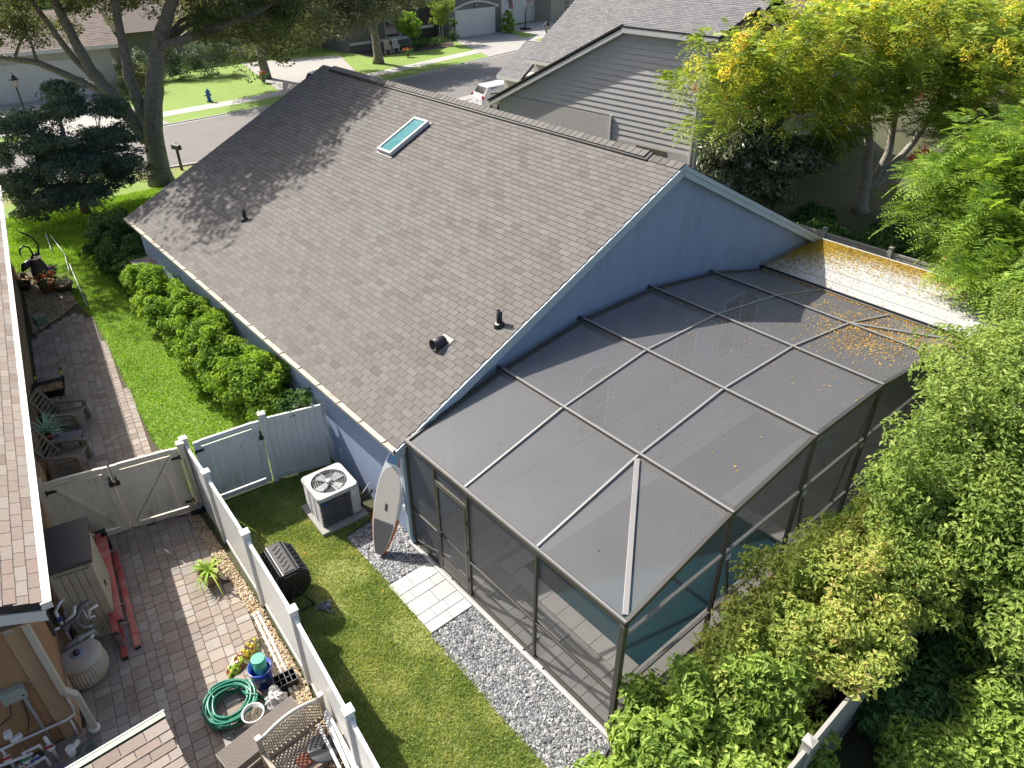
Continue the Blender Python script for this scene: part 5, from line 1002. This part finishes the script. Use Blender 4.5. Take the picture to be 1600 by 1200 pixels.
mbx = thing('mailbox', 'black mailbox on dark post beside the oak trunk', 'mailbox', (5.9,29.1,0), .3); box('post', BLACKM, (0,0,.52), (.1,.1,1.05), mbx); bb = MB().prism([(-.1,1.05),(.1,1.05),(.1,1.2)]+[(.1*math.cos(RAD(a)),1.2+.1*math.sin(RAD(a))) for a in (30,60,90,120,150)]+[(-.1,1.2)], -.28, .28, 'y').build('box', BLACKM, mbx); box('flag', RED, (.11,.1,1.3), (.01,.04,.14), bb)
hy = thing('fire_hydrant', 'small blue fire hydrant on the sunny lawn across the street', 'hydrant', (13.0,43.6,.08)); HB = M('hydrant_blue', (.03,.14,.42), .4); MB().lathe([(.2,0),(.2,.05),(.13,.07),(.13,.55),(.16,.57),(.15,.68),(.05,.76),(.04,.82),(0,.83)], 14).build('barrel', HB, hy); MB().tube([(-.22,0,.42),(.22,0,.42)], .06, 10).build('outlet', HB, hy)
bh = thing('basketball_hoop', 'portable basketball hoop with clear backboard by the pale garage', 'basketball hoop', (54.2,56.5,0), RAD(10)); tube('pole', BLACKM, [(0,.5,0),(0,.4,2.9)], .07, bh); box('base', BLACKM, (0,.5,.12), (.8,1.0,.24), bh); bbd = MB()
for x, z, w, h in ((0,3.7,1.4,.06),(0,2.75,1.4,.06),(-.68,3.22,.06,.95),(.68,3.22,.06,.95),(0,3.35,.5,.05),(0,3.0,.5,.05),(-.23,3.17,.05,.35),(.23,3.17,.05,.35)): bbd.box((x,.1,z), (w,.04,h))
bbo = bbd.build('backboard', WHITE, bh); box('panel', M('board_panel', (.4,.42,.43), .2), (0,.12,3.22), (1.34,.015,.9), bbo); MB().tube([(.23*math.cos(RAD(20*i)), -.2+.23*math.sin(RAD(20*i)), 2.95) for i in range(19)], .02, 6).build('rim', M('rim_orange', (.6,.15,.03), .5), bh); MB().lathe([(.23,2.94),(.14,2.55)], 12, (0,-.2,0)).build('net', M('net_grey', (.5,.5,.48), .9), bh)
CARW = M('car_white', (.74,.75,.75), .18, .02); CARG = glassmat('car_glass', (.02,.022,.025), .05)
def car(lab, loc, rz):
    t = thing('parked_car', lab, 'car', loc, rz, None)
    def shell(secs, nm, mat, par):   # cross sections (y, halfwidth bottom, halfwidth top, z0, z1)
        m = MB(); vs = []
        for y, wb, wt, z0, z1 in secs: vs += [(-wb,y,z0),(-wb*1.02,y,z0+(z1-z0)*.5),(-wt,y,z1),(wt,y,z1),(wb*1.02,y,z0+(z1-z0)*.5),(wb,y,z0)]
        n = len(secs); fs = [(k*6+j,k*6+(j+1)%6,(k+1)*6+(j+1)%6,(k+1)*6+j)[::-1] for k in range(n-1) for j in range(6)]+[tuple(range(6)), tuple(range((n-1)*6,n*6))[::-1]]
        return m.add(vs, fs).build(nm, mat, par, .05)
    b = shell([(-2.25,.72,.66,.4,.85),(-2.1,.86,.8,.3,1.0),(-1.5,.9,.84,.25,1.02),(1.2,.9,.84,.25,1.0),(1.9,.88,.78,.28,.9),(2.25,.76,.66,.36,.74)], 'body', CARW, t)
    c = shell([(-2.05,.76,.66,.95,1.1),(-1.75,.8,.64,.98,1.5),(-.2,.82,.66,1.0,1.62),(.5,.8,.62,1.0,1.55),(1.25,.74,.6,.98,1.05)], 'cabin', CARW, t)
    for sx in (-1, 1): MB().add([(sx*.845,-1.7,1.08),(sx*.845,.95,1.06),(sx*.72,.4,1.48),(sx*.71,-1.55,1.46)], [(0,1,2,3)]).build('side_window', CARG, t); box('mirror', CARW, (sx*.97,.75,1.08), (.18,.1,.14), t, 0, .03)
    MB().add([(-.6,1.2,1.09),(.6,1.2,1.09),(.57,.56,1.53),(-.57,.56,1.53)], [(0,1,2,3)]).build('windscreen', CARG, t); MB().add([(-.62,-2.06,1.12),(.62,-2.06,1.12),(.58,-1.80,1.47),(-.58,-1.80,1.47)], [(0,3,2,1)]).build('rear_window', CARG, t)
    for sx in (-1, 1):
        for y in (-1.4, 1.4): w = MB().lathe([(.2,-.1),(.33,-.1),(.34,0),(.33,.1),(.2,.1)], 20, (sx*.84,y,.34), Matrix.Rotation(RAD(90), 3, 'Y')).build('wheel', BLACK, t); MB().lathe([(.21,-.11),(.2,.11)], 14, (sx*.84,y,.34), Matrix.Rotation(RAD(90), 3, 'Y')).build('rim', M('rim_grey', (.4,.4,.42), .3, metal=.8), w)
        box('tail_light', M('tail_red', (.5,.015,.02), .25), (sx*.72,-2.17,.93), (.2,.12,.2), t, 0, .03); box('headlight', M('headlight', (.6,.62,.65), .15), (sx*.68,2.14,.74), (.24,.14,.14), t, 0, .03)
    box('number_plate', WHITE, (0,-2.26,.7), (.34,.02,.14), t); return t
car('white car parked on the driveway behind the grey house gable', (27.6,29.2,.02), RAD(-100)); car('white car on the street mostly hidden behind the blue house roof', (21.3,41.1,.02), RAD(-75))
CHW = M('chair_cream', (.62,.56,.44), .6, .06)
def rocker(lab, loc, rz, mat):
    t = thing('rocking_chair', lab, 'chair', loc, rz)
    box('seat', mat, (0,0,.42), (.52,.5,.04), t)
    for i in range(5): MB().bar((-.2+.1*i,.24,.44),(-.22+.11*i,.46,1.12),.08,.02,(0,1,0)).build('slat', mat, t)
    for sx in (-.27,.27): MB().tube([(sx,-.42,.08),(sx,-.2,.03),(sx,.2,.03),(sx,.5,.1)], .03, 6).build('rocker', mat, t); box('leg', mat, (sx,-.22,.33), (.05,.05,.6), t); box('leg', mat, (sx,.22,.33), (.05,.05,.6), t); box('armrest', mat, (sx,0,.64), (.09,.6,.03), t)
rocker('cream yellow rocking chair on the porch of the grey house', (33.3,52.7,.07), RAD(-20), CHW); rocker('white rocking chair beside the cream one on the grey house porch', (34.4,53.0,.07), RAD(-20), WHITE)
FLG = thing('flag', 'striped flag with starred blue canton hanging on the garage wall', 'flag', (51.0,56.2,2.2), RAD(5)); tube('staff', BLACKM, [(0,.6,.6),(-.2,-.6,1.6)], .02, FLG)
for i in range(13): MB().add([(-.15-.05*i*.2+.0,-.5+.085*i*.4,1.45-.02*i-.0),(-.15-.05*i*.2+.09,-.5+.085*i*.4,1.45-.02*i),(.15+.09-.05*i*.2,-.45+.085*i*.4,.2),(.15-.05*i*.2,-.45+.085*i*.4,.2)], [(0,1,2,3)]).build('stripe', M('flag_red', (.4,.03,.05), .8) if i%2 == 0 else WHITE, FLG)
cn_ = MB().quad((-.28,-.52,1.46),(-.02,-.53,1.46),(.08,-.51,.85),(-.18,-.5,.85)).build('canton', M('flag_blue', (.03,.05,.2), .8), FLG)
for i in range(12): box('star', WHITE, (-.22+.06*(i%4)+.02*(i//4),-.525,1.36-.17*(i//4)), (.025,.006,.025), cn_)
# ---------------------------------------------------------------- fences beyond
WV = M('weathered_vinyl', (.46,.44,.40), .6, .1, 2, dirt=(.25,.23,.18), dscale=1.2)
fence('weathered grey vinyl fence along the back boundary under the shrubs', [(-3.5+2.35*i,-7.85) for i in range(10)], WV, h=1.72)
fence('pale grey vinyl fence along the right boundary behind the white patio roof', [(18.3,-7.8+2.3*i) for i in range(7)], WV, h=1.72)
# ---------------------------------------------------------------- vegetation
L_OAK = leafmat('oak_leaf', [(.03,.042,.022),(.058,.076,.04),(.095,.112,.062),(.155,.162,.10)], .28); L_OAKB = leafmat('mossy_oak_leaf', [(.04,.05,.03),(.08,.09,.055),(.13,.14,.09),(.20,.195,.13)], .28)
L_POD = leafmat('conifer_leaf', [(.026,.046,.036),(.06,.092,.07),(.12,.16,.115)], .2, .4, .4); L_HED = leafmat('hedge_leaf', [(.035,.075,.015),(.085,.155,.025),(.155,.25,.035),(.24,.33,.06)], .34)
L_DRK = leafmat('shrub_leaf', [(.018,.042,.015),(.04,.085,.028),(.08,.15,.045)], .25); L_MAG = leafmat('magnolia_leaf', [(.02,.034,.02),(.045,.065,.036),(.085,.10,.065),(.20,.18,.12)], .05, .25, .6)
L_RN = leafmat('rain_tree_leaf', [(.06,.10,.02),(.12,.18,.034),(.20,.255,.05),(.31,.325,.07)], .38); L_YEL = leafmat('yellow_panicle', [(.45,.38,.04),(.58,.48,.07),(.45,.30,.06)], .3); L_RST = leafmat('rusty_panicle', [(.45,.13,.06),(.5,.22,.08)], .3); L_PAL = leafmat('pale_panicle', [(.17,.20,.035),(.27,.28,.05),(.36,.33,.06)], .34); L_FTH = leafmat('feather_leaf', [(.04,.08,.018),(.085,.15,.028),(.145,.225,.04),(.22,.29,.065)], .34); L_RED = leafmat('red_leaf', [(.42,.05,.05),(.6,.12,.10)], .3)
L_ELM = leafmat('elm_leaf', [(.045,.078,.02),(.095,.15,.034),(.16,.22,.058),(.27,.32,.11)], .34); L_BRT = leafmat('bright_shrub_leaf', [(.055,.10,.022),(.115,.18,.038),(.185,.26,.058),(.28,.34,.10)], .34); L_TWG = leafmat('yellowing_shrub_leaf', [(.08,.12,.026),(.155,.205,.048),(.235,.275,.075),(.31,.22,.105)], .34)
def tree(name, lab, base, stems, bark, crown, nl=24, r=.07, cat='tree'):
    t = thing(name, lab, cat, base); o = np.array([base[0], base[1], 0.]); C = crown(t, o)
    limbs('trunk', [([Vector(p)-Vector(base) for p in pts], a, b) for pts, a, b in stems], C, bark, t, r, nl); return t
rel = lambda bl, o: [(b[0]-o[0], b[1]-o[1], *b[2:]) for b in bl]
def oak(t, o):
    C1 = foliage('crown', rel([(5.5,25.5,12.2,8.2,7.2,2.6),(-.5,28,10.5,4.5,5,2.2),(10,27,10.5,5,5,2.2),(4.5,22.5,13.2,7,4,1.8),(8.5,23.5,13.6,5,4,1.8)], o), 1500, 120, 1.0, .22, L_OAK, t, .35)
    C2 = foliage('low_boughs', rel([(8.2,25.2,7.3,2.2,2.0,1.0),(10.6,24.6,7.2,2.0,2.0,1.2),(1.2,31,6.9,2.6,2.2,1.0),(-2,31,6.6,2.6,2.5,1.2),(4.2,30,8.0,3,2.4,1.0),(7,29,8.2,2.5,2,.9),(11.5,28,5.9,2.8,2.2,1.7),(13,33,5.6,2.4,2.2,1.4),(9,28,6.6,1.8,1.8,1.0)], o), 560, 100, .5, .13, L_OAK, t, .4); return np.concatenate([C1[:40], C2])
tree('oak_tree', 'big spreading oak with several stems beside the street and mailbox', (4.4,27.5,0), [([(4.4,27.5,0),(4.6,27.3,2.6),(5.1,26.9,4.8),(5.6,26.5,6.4),(6.3,25.8,7.8),(7.5,24.5,11)],.5,.16),([(4.45,27.45,2.4),(4.25,27.7,4.8),(4.4,27.6,6.6),(4.6,27.5,11)],.3,.12),([(4.3,27.55,2.0),(3.6,28.2,3.9),(3,28.7,5.1),(2.6,29.1,7.3),(2,29.5,11)],.36,.13),([(3.2,28.5,4.6),(2.6,29.4,5.6),(1.4,29.6,8.8)],.2,.08),([(3.6,28.2,4.0),(1.3,30.2,5.4),(-1.5,32,6.0)],.2,.07),([(5.55,26.55,6.0),(6.9,25.4,6.5),(9,24.4,7.2),(11,24,8)],.22,.07)], BARK, oak, 34, .1)
def oak2(t, o): return foliage('crown', rel([(29.5,48.5,8.2,5.5,5.5,3.6),(27,46.5,5.4,2.8,2.6,1.6),(24.5,47.5,6.5,3.4,3.4,2.2),(32.5,47.5,6.6,3,3,2),(26.4,44.5,5.2,2.6,2,1.3),(29.6,45.5,5.6,2.2,1.8,1.2)], o), 620, 110, .75, .19, L_OAKB, t, .4)
tree('oak_tree', 'moss hung oak standing in front of the grey garage house', (30,49,0), [([(30,49,0),(29.8,49,2.5),(29.5,48.8,5),(29.5,48.5,9)],.42,.15),([(29.8,49,2.3),(27.5,47.5,5)],.22,.08),([(29.7,49,2.8),(32,48,6)],.2,.08)], BARK, oak2, 26, .09)
def oak3(t, o): return foliage('crown', rel([(19.2,48.5,7.4,4.6,4.6,3.4),(15.4,46.8,6.2,3.2,3,2),(21.5,46.5,4.8,2.6,2.4,1.6),(16.5,46,4.4,1.7,1.6,1.2),(22,43.5,4.7,2.6,2.2,1.6),(24.4,45,4.4,2.2,2,1.5),(14,43,5.2,2.4,2,1.5)], o), 600, 110, .75, .19, L_OAKB, t, .4)
tree('oak_tree', 'moss hung oak with red ornaments at its foot across the street', (19.6,49,0), [([(19.6,49,0),(19.5,49,2.5),(19.2,48.6,6),(19,48.5,9)],.4,.14),([(19.5,49,2.4),(16,47,5.5)],.2,.08)], BARK, oak3, 24, .09)
for i, (x, y, s, lab) in enumerate(((8,66,5,'round leafy tree behind the white house'),(-10,60,5.5,'dark leafy tree left of the white house'),(30,68,5.5,'tall leafy tree behind the grey garage house'),(62,70,6,'leafy tree beyond the pale garage'),(26,62,4.5,'dense dark tree between two houses across the street'),(40,24,4.5,'broad tree behind the grey sided house'),(44,8,5,'large green tree far behind the rain tree'),(36,-8,4.5,'green tree at the far corner beyond the fence'))):
    def cr(t, o, s=s, x=x, y=y): return foliage('crown', rel([(x,y,s*.95,s*.8,s*.8,s*.6),(x+s*.4,y-s*.2,s*.7,s*.5,s*.5,s*.4)], o), 220, 80, s*.17, .3, L_OAK if i%2 else L_DRK, t, .5)
    tree('shade_tree', lab, (x,y,0), [([(x,y,0),(x,y,s*.5),(x,y,s)],.25,.1)], BARK, cr, 10)
# podocarpus and shrubs by the street side
def pod(t, o): return foliage('crown', rel([(.2,25.3,2.4,1.5,1.5,.5),(-1.5,25.4,1.8,1.3,1.2,.45),(2.3,25.6,3.0,1.4,1.3,.45),(1.2,25.6,4.3,1.3,1.3,.45),(-.7,25.8,3.9,1.2,1.2,.4),(.2,24.7,1.1,1.6,1.4,.45),(2.3,25.6,1.5,1.4,1.3,.5),(-.2,25.7,3.1,1.6,1.4,.4),(1.0,25.5,5.0,.8,.8,.3),(-2.1,25.8,2.8,.9,.9,.3),(1.4,25.2,2.2,1.6,1.4,.5),(-1.0,25,1.1,1.4,1.2,.5),(2.6,26,4.0,1,1,.35)], o), 760, 110, .36, .16, L_POD, t, .3, .24, flat=.5)
tree('podocarpus', 'dark bluish conifer with layered foliage in front of the oak trunk', (.5,25.6,0), [([(.5,25.6,0),(.6,25.6,2),(.7,25.6,4.4)],.16,.05),([(.55,25.6,.8),(2,25.8,3.2)],.08,.03),([(.55,25.6,.8),(-1,25.7,2.5)],.08,.03)], BARK, pod, 30, .05)
def shrub(lab, bl, mat, n, per, cs, ls, name='shrub', cat='shrub', aspect=.45, shell=.7, bark=BARK2, nst=6, part='foliage'):
    b0 = bl[0]; t = thing(name, lab, cat, (b0[0],b0[1],0)); o = np.array([b0[0],b0[1],0.]); C = foliage(part, rel(bl, o), n, per, cs, ls, mat, t, shell, aspect)
    limbs('stems', [([(b[0]-b0[0],b[1]-b0[1],0),(b[0]-b0[0]+random.uniform(-.15,.15),b[1]-b0[1]+random.uniform(-.15,.15),b[2]*.6),(b[0]-b0[0],b[1]-b0[1],b[2])],.035,.015) for b in bl], C, bark, t, .018, nst*3, 1.0); return t
shrub('long bright green clipped hedge under the blue house gutter', [(-.4,9.4,.95,.62,4.4,.85)]+[(-.42+.3*math.sin(i*2.3),5.2+i*.42,1.16+.22*math.sin(i*1.7),.5+.12*math.sin(i*3.1),.7,.75+.12*math.sin(i*2.9)) for i in range(20)], L_HED, 1300, 115, .19, .1, 'hedge', 'hedge', nst=8)
shrub('dark leafy shrub at the street end of the house wall', [(-.2,18.4,.8,.7,.9,.75),(-.15,16.9,.8,.6,.9,.75),(.2,19.6,.9,.7,.8,.8),(-.2,15.8,.7,.5,.7,.65)], L_DRK, 320, 110, .25, .12)
shrub('small dark climber leaning over the white fence panel at the house', [(.0,4.25,1.2,.3,.5,.6),(-.25,3.75,1.7,.35,.25,.18)], L_DRK, 40, 50, .14, .10)
ubx = thing('utility_cabinet', 'dark grey flat topped cabinet against the house wall behind the hedge', 'cabinet', (-.05,14.9,0)); box('body', M('cabinet_dark', (.06,.06,.065), .6), (0,0,.65), (.6,.9,1.3), ubx); box('lid', M('cabinet_lid', (.13,.125,.13), .6), (0,0,1.33), (.68,1.0,.06), ubx)
# rain tree, magnolia, feathery tree
def rain(t, o):
    B = rel([(17.3,5.6,6.2,1.6,1.4,1.3),(19.4,4.2,6.7,1.9,1.7,1.5),(22.6,3.2,6.9,2.4,1.9,1.8),(25.0,2.6,5.8,2.2,1.6,1.6),(27.6,.6,6.0,2.6,2.0,1.8),(23.2,3.9,4.6,1.4,1.1,1.0),(26.9,1.4,4.6,1.7,1.2,.9),(20.8,4.6,5.2,1.3,1.1,1.1),(31,0,6.3,2.8,2.6,1.6),(29.5,4,7.5,3,3,1.5),(18.2,5.9,5.0,.9,.9,.7),(23.4,4.4,3.7,1.2,1.0,.5),(24.5,4.5,7.6,3,2.6,1.4)], o)
    C = fronds('crown', B, 7000, .72, L_RN, t, 7, .6); 
    P = [(b[0],b[1],b[2]+b[5]*.35,b[3]*.9,b[4]*.9,b[5]*.75) for b in B]; foliage('blossom', P, 170, 70, .26, .1, L_YEL, t, .85, flat=1.3, kind='stuff'); foliage('pale_panicle', P, 420, 46, .24, .1, L_PAL, t, .9, flat=1.2, kind='stuff'); foliage('rusty_pods', B[:3]+B[5:6], 16, 40, .18, .09, L_RST, t, .9, flat=1.4, kind='stuff'); return C
tree('golden_rain_tree', 'tall rain tree with yellow blossom and pale forked trunk beyond the fence', (26.1,3.6,0), [([(26.1,3.6,0),(26.0,3.7,1.6),(25.6,4,3.6),(24,4.6,6.5)],.3,.08),([(26.2,3.55,.6),(26.5,3.3,2.6),(26.4,3.6,6)],.24,.07),([(26.2,3.5,.9),(27.2,2.7,3),(28,2,6)],.2,.06),([(25.7,3.9,3.2),(22,5.4,5.2),(19.5,5.2,6.6)],.14,.04),([(22,5.4,5.2),(18,5.9,6)],.07,.03)], BARK2, rain, 44, .06)
def mag(t, o): return foliage('crown', rel([(20.5,6.1,3.7,1.0,.9,1.0),(21.5,5.4,3.0,1.3,1.1,.9),(19.7,6.5,2.9,.8,.8,.9),(22.6,4.6,2.9,.9,.8,.7),(20.7,5.9,5.0,.7,.7,.5),(21,5.5,1.8,1.1,1,.7)], o), 380, 60, .32, .23, L_MAG, t, .5, .4)
tree('magnolia', 'dark glossy magnolia against the rear corner of the grey sided house', (21.1,5.8,0), [([(21.1,5.8,0),(21,5.8,2),(20.7,6,5)],.12,.04)], BARK2, mag, 20, .04)
def feath(t, o):
    B = rel([(19.0,-4.0,5.2,2.3,2.1,1.4),(17.6,-2.6,4.4,1.4,1.3,1.0),(16.2,-4.4,3.9,1.5,1.3,.8),(18,-5.6,3.9,2.0,1.8,1.0),(14.4,-4.9,3.5,1.0,.8,.45),(20.5,-2.5,4,1.8,1.6,1.0),(16.6,-5.6,2.9,1.3,1.1,.7),(15.0,-5.4,3.1,1.1,.8,.6),(17.2,-3.6,3.0,1.3,1.2,.8)], o)
    C = fronds('crown', B, 7600, .75, L_FTH, t, 9, .45, .45, .28); foliage('blossom', [(b[0],b[1],b[2]+b[5]*.4,b[3]*.8,b[4]*.8,b[5]*.7) for b in B[:2]], 12, 60, .22, .08, L_YEL, t, .85, flat=1.3, kind='stuff'); foliage('rusty_pods', B[3:4]+B[6:], 9, 50, .2, .08, L_RST, t, .9, kind='stuff'); return C
tree('feather_tree', 'feathery leaved tree arching over the white patio roof', (19.3,-4.2,0), [([(19.3,-4.2,0),(19.2,-4.2,2.4),(19,-4,5.2)],.16,.05),([(19.2,-4.2,2),(17,-4.4,3.4),(14.6,-4.9,3.4)],.07,.02),([(19.2,-4.2,2.4),(17.7,-2.8,4.2)],.07,.03)], BARK2, feath, 40, .045)
def redb(t, o): C = fronds('foliage', rel([(24.2,1.4,1.5,.7,.7,.5)], o), 60, .5, L_RN, t); foliage('red_tips', rel([(24.4,1.3,3.1,.45,.45,.45),(25.2,.6,2.8,.3,.3,.3)], o), 26, 50, .16, .09, L_RED, t, .5); return C
tree('red_tipped_sapling', 'slender sapling with coral red tips below the rain tree', (24.6,1.1,0), [([(24.6,1.1,0),(24.5,1.2,1.6),(24.4,1.3,3.1)],.03,.012),([(24.55,1.15,1.2),(25.2,.6,2.8)],.02,.01)], BARK2, redb, 8, .012, 'sapling')
for i, (x, y, s, lab) in enumerate(((19.6,2.2,.75,'broad leaved shrub over the right fence beside the house eave'),(20.4,.4,.85,'broad leaved shrub behind the pale right fence'),(21.8,3.6,.7,'dark shrub below the magnolia'),(22.8,.8,.7,'low shrub under the rain tree trunk'),(20.3,-1.6,.9,'leafy shrub between right fence and feathery tree'))): shrub(lab, [(x,y,s*.9,s*1.2,s*1.2,s*.8)], L_DRK, 150, 60, .26, .17)
# light green tree beyond the back fence and shrubs inside it
def elm(t, o): return foliage('crown', rel([(6.6,-7.1,2.9,1.8,1.2,1.3),(8.4,-6.9,3.7,2.0,1.25,1.35),(5.6,-7.4,2.2,1.3,1.0,1.0),(6.3,-8.2,2.5,1.6,1.2,1.1),(8.2,-9.0,3.2,2.2,1.6,1.4),(11.4,-6.9,3.7,2.0,1.3,1.3),(5.6,-9.1,1.7,1.3,.95,1.0),(10.5,-9.0,3,2,1.6,1.4),(7.2,-9.9,2.2,1.6,1,1.2)], o), 1400, 140, .36, .1, L_ELM, t, .6, .42)
tree('elm_tree', 'dense light green small leaved tree hanging over the back fence and enclosure corner', (8.4,-8.7,0), [([(8.4,-8.7,0),(8.3,-8.7,1.5),(8.1,-8.5,3.2)],.16,.06),([(8.35,-8.7,1.2),(10,-7.8,3.4)],.09,.03),([(8.35,-8.7,1.1),(6.6,-8.4,2.4)],.08,.03),([(8.3,-8.7,1.6),(11.6,-7.4,3.4)],.07,.03)], BARK2, elm, 50, .04)
shrub('bright green leafy shrub at the enclosure corner beside the slate gravel', [(.3,-6.6,.85,.95,.8,.75),(-.8,-6.75,.55,.85,.75,.5),(1.5,-6.75,1.0,.95,.85,.8),(.9,-7.3,.8,1.2,.7,.7),(-1.7,-6.7,.5,.8,.75,.5)], L_BRT, 720, 120, .24, .12)
shrub('yellowing twiggy shrub along the enclosure wall', [(2.6,-6.55,1.5,1.05,.8,.85),(3.8,-6.65,1.6,1.0,.85,.9),(5.0,-6.6,1.55,1.1,.8,.9),(3.4,-7.4,1.7,1.3,.6,.7),(5.2,-7.5,1.9,1.2,.6,.6),(1.7,-6.6,1.2,.7,.6,.6)], L_TWG, 900, 110, .22, .085, nst=12)
shrub('fine leaved green shrub between enclosure and back fence under the light green tree', [(6.4,-6.5,1.2,1.0,.7,.9),(7.8,-6.5,1.3,1.0,.7,.9)], L_BRT, 320, 100, .22, .08)
for i, (x, y, s, lab, m, ls) in enumerate(((3.2,-9.0,.7,'low bright vine beyond the back fence',L_BRT,.11),(4.6,-9.4,.8,'bright leafy shrub in the shade of the light green tree',L_BRT,.12),(6.2,-9.9,.7,'broad leafy plant beyond the fence below the light green tree',L_DRK,.13),(2.0,-9.3,.6,'dark low plant at the foot of the back fence',L_DRK,.12),(0.6,-8.9,.7,'green undergrowth outside the back fence near the bright shrub',L_BRT,.1),(3.9,-8.35,.6,'dark creeper hugging the outer face of the back fence',L_DRK,.12),(5.3,-8.5,.7,'shaded broad leaved bush below the light green tree trunk',L_DRK,.13))): shrub(lab, [(x,y,s*.7,s*1.1,s*.8,s*.6)], m, 170, 80, .2, ls)
dt = thing('bare_twig', 'bare pale twigs sticking out of the undergrowth beyond the fence', 'twig', (4.9,-9.3,.8)); MB().tube([(0,0,0),(.2,.1,.5),(.25,.2,1.0)], [.012,.009,.003], 5).build('twig', BARK2, dt); MB().tube([(.1,.05,.25),(-.2,.2,.7),(-.35,.25,.9)], [.008,.006,.003], 5).build('twig', BARK2, dt)
# topiary, bushes by the grey garage house
shrub('round clipped topiary bush on short trunk before the arched window', [(36.2,53.2,2.2,1.2,1.2,.85)], L_HED, 130, 60, .3, .14, 'topiary', 'topiary')
shrub('small airy tree beside the white garage door', [(41.0,54.6,3.6,1.4,1.4,1.0),(40.6,54.4,2.6,.8,.8,.6)], L_ELM, 90, 60, .35, .16, 'small_tree', 'tree')
shrub('conical shrub right of the grey garage', [(50.9,56.2,1.2,.7,.7,1.1)], L_HED, 70, 60, .25, .12)
shrub('clipped two ball shrub left of the garage door', [(42.9,55.4,1.7,.45,.45,.4),(42.9,55.4,.6,.5,.5,.45)], L_DRK, 50, 50, .16, .09)
shrub('low shrubs below the arched window', [(38,54,.5,1.2,.5,.35),(40,54.2,.45,1,.5,.35)], L_DRK, 70, 50, .2, .1)
shrub('dark tall hedge at the back of the sunny lawn', [(14.5,53.5,1.3,1.6,1.0,1.2),(17,53,1.4,1.6,1.0,1.3),(12,54,1.2,1.6,1.0,1.1)], L_POD, 220, 70, .4, .14)
shrub('olive bush at the edge of the sunny lawn', [(10.2,50,1.0,1.2,1.0,.9)], L_OAKB, 90, 60, .3, .12)
for lab, loc, m in (('coral flowers on a stump in the lawn before the topiary', (33.8,50.2,.1), OF), ('red ornaments and plants at the foot of the moss hung oak', (18.7,47.4,.1), RF)):
    p = thing('flower_pot', lab, 'flower pot', loc); pot(p, .18, .35, M('stump_grey', (.3,.26,.22), .9)); foliage('leaves', [(0,0,.5,.4,.4,.2)], 12, 30, .14, .1, L_DRK, p); foliage('blooms', [(0,0,.6,.35,.3,.15)], 8, 20, .1, .09, m, p, kind='stuff')
# ---------------------------------------------------------------- fallen leaves
LL = leafmat('fallen_leaf', [(.09,.05,.02),(.19,.11,.025),(.30,.20,.04),(.22,.12,.03)], .1, .7); LY = leafmat('fallen_petal', [(.10,.07,.015),(.20,.14,.02),(.26,.19,.03),(.14,.09,.02)], .1, .7)
def onroof(n, fx, fy): x = fx(n); y = fy(n); g = (x > .3)&(x < 11.97)&(y < .05)&(y > -5.38); x, y = x[g], y[g]; return np.stack([x, y, np.interp(x, PX, PZ)+.004], 1)
P = np.concatenate([onroof(1100, lambda n: rng.uniform(9.6,12,n), lambda n: -5.4+rng.exponential(1.1,n)), onroof(1300, lambda n: 12-np.abs(rng.normal(0,.08,n)), lambda n: rng.uniform(-5.4,.1,n)), onroof(450, lambda n: 9.66+rng.normal(0,.05,n), lambda n: -5.4+rng.exponential(1.6,n)), onroof(1500, lambda n: rng.normal(9.0,.55,n), lambda n: rng.normal(-4.2,.5,n)), onroof(900, lambda n: 10.2+np.repeat(rng.normal(0,.6,n//12), 12)+rng.normal(0,.06,n//12*12), lambda n: -4.2+np.repeat(rng.normal(0,.8,n//12), 12)+rng.normal(0,.06,n//12*12)), onroof(700, lambda n: rng.uniform(6,12,n), lambda n: rng.uniform(-5.4,0,n)), onroof(140, lambda n: rng.uniform(.3,12,n), lambda n: rng.uniform(-5.4,0,n))])
litter('leaf_litter', P, .036, LL, label='yellow and brown fallen leaves scattered on the screen roof', cat='leaf litter', kind='stuff')
def onpatio(n, fx, fy): x = fx(n); y = fy(n); g = (x > 12.1)&(x < 15.08)&(y < .08)&(y > -5.5); x, y = x[g], y[g]; return np.stack([x, y, 2.671+.025*(x-12.1)], 1)
P = np.concatenate([onpatio(9500, lambda n: 15.08-rng.exponential(.42,n), lambda n: rng.uniform(-4.6,.1,n)), onpatio(8000, lambda n: 15-rng.exponential(.9,n), lambda n: .08-rng.exponential(.5,n)), onpatio(800, lambda n: rng.uniform(12.1,15,n), lambda n: -rng.exponential(1.4,n))])
litter('leaf_litter', P, .042, LY, label='mustard yellow blossom litter covering the edge of the white patio roof', cat='leaf litter', kind='stuff')
x, y = scatter([(.3,3.3),(.3,-1),(-2.6,-1),(-2.6,3.6)], 60); litter('leaf_litter', np.stack([x, y, np.full(len(x), .06)], 1), .05, LL, label='few brown leaves lying on the lawn by the air conditioner', cat='leaf litter', kind='stuff')
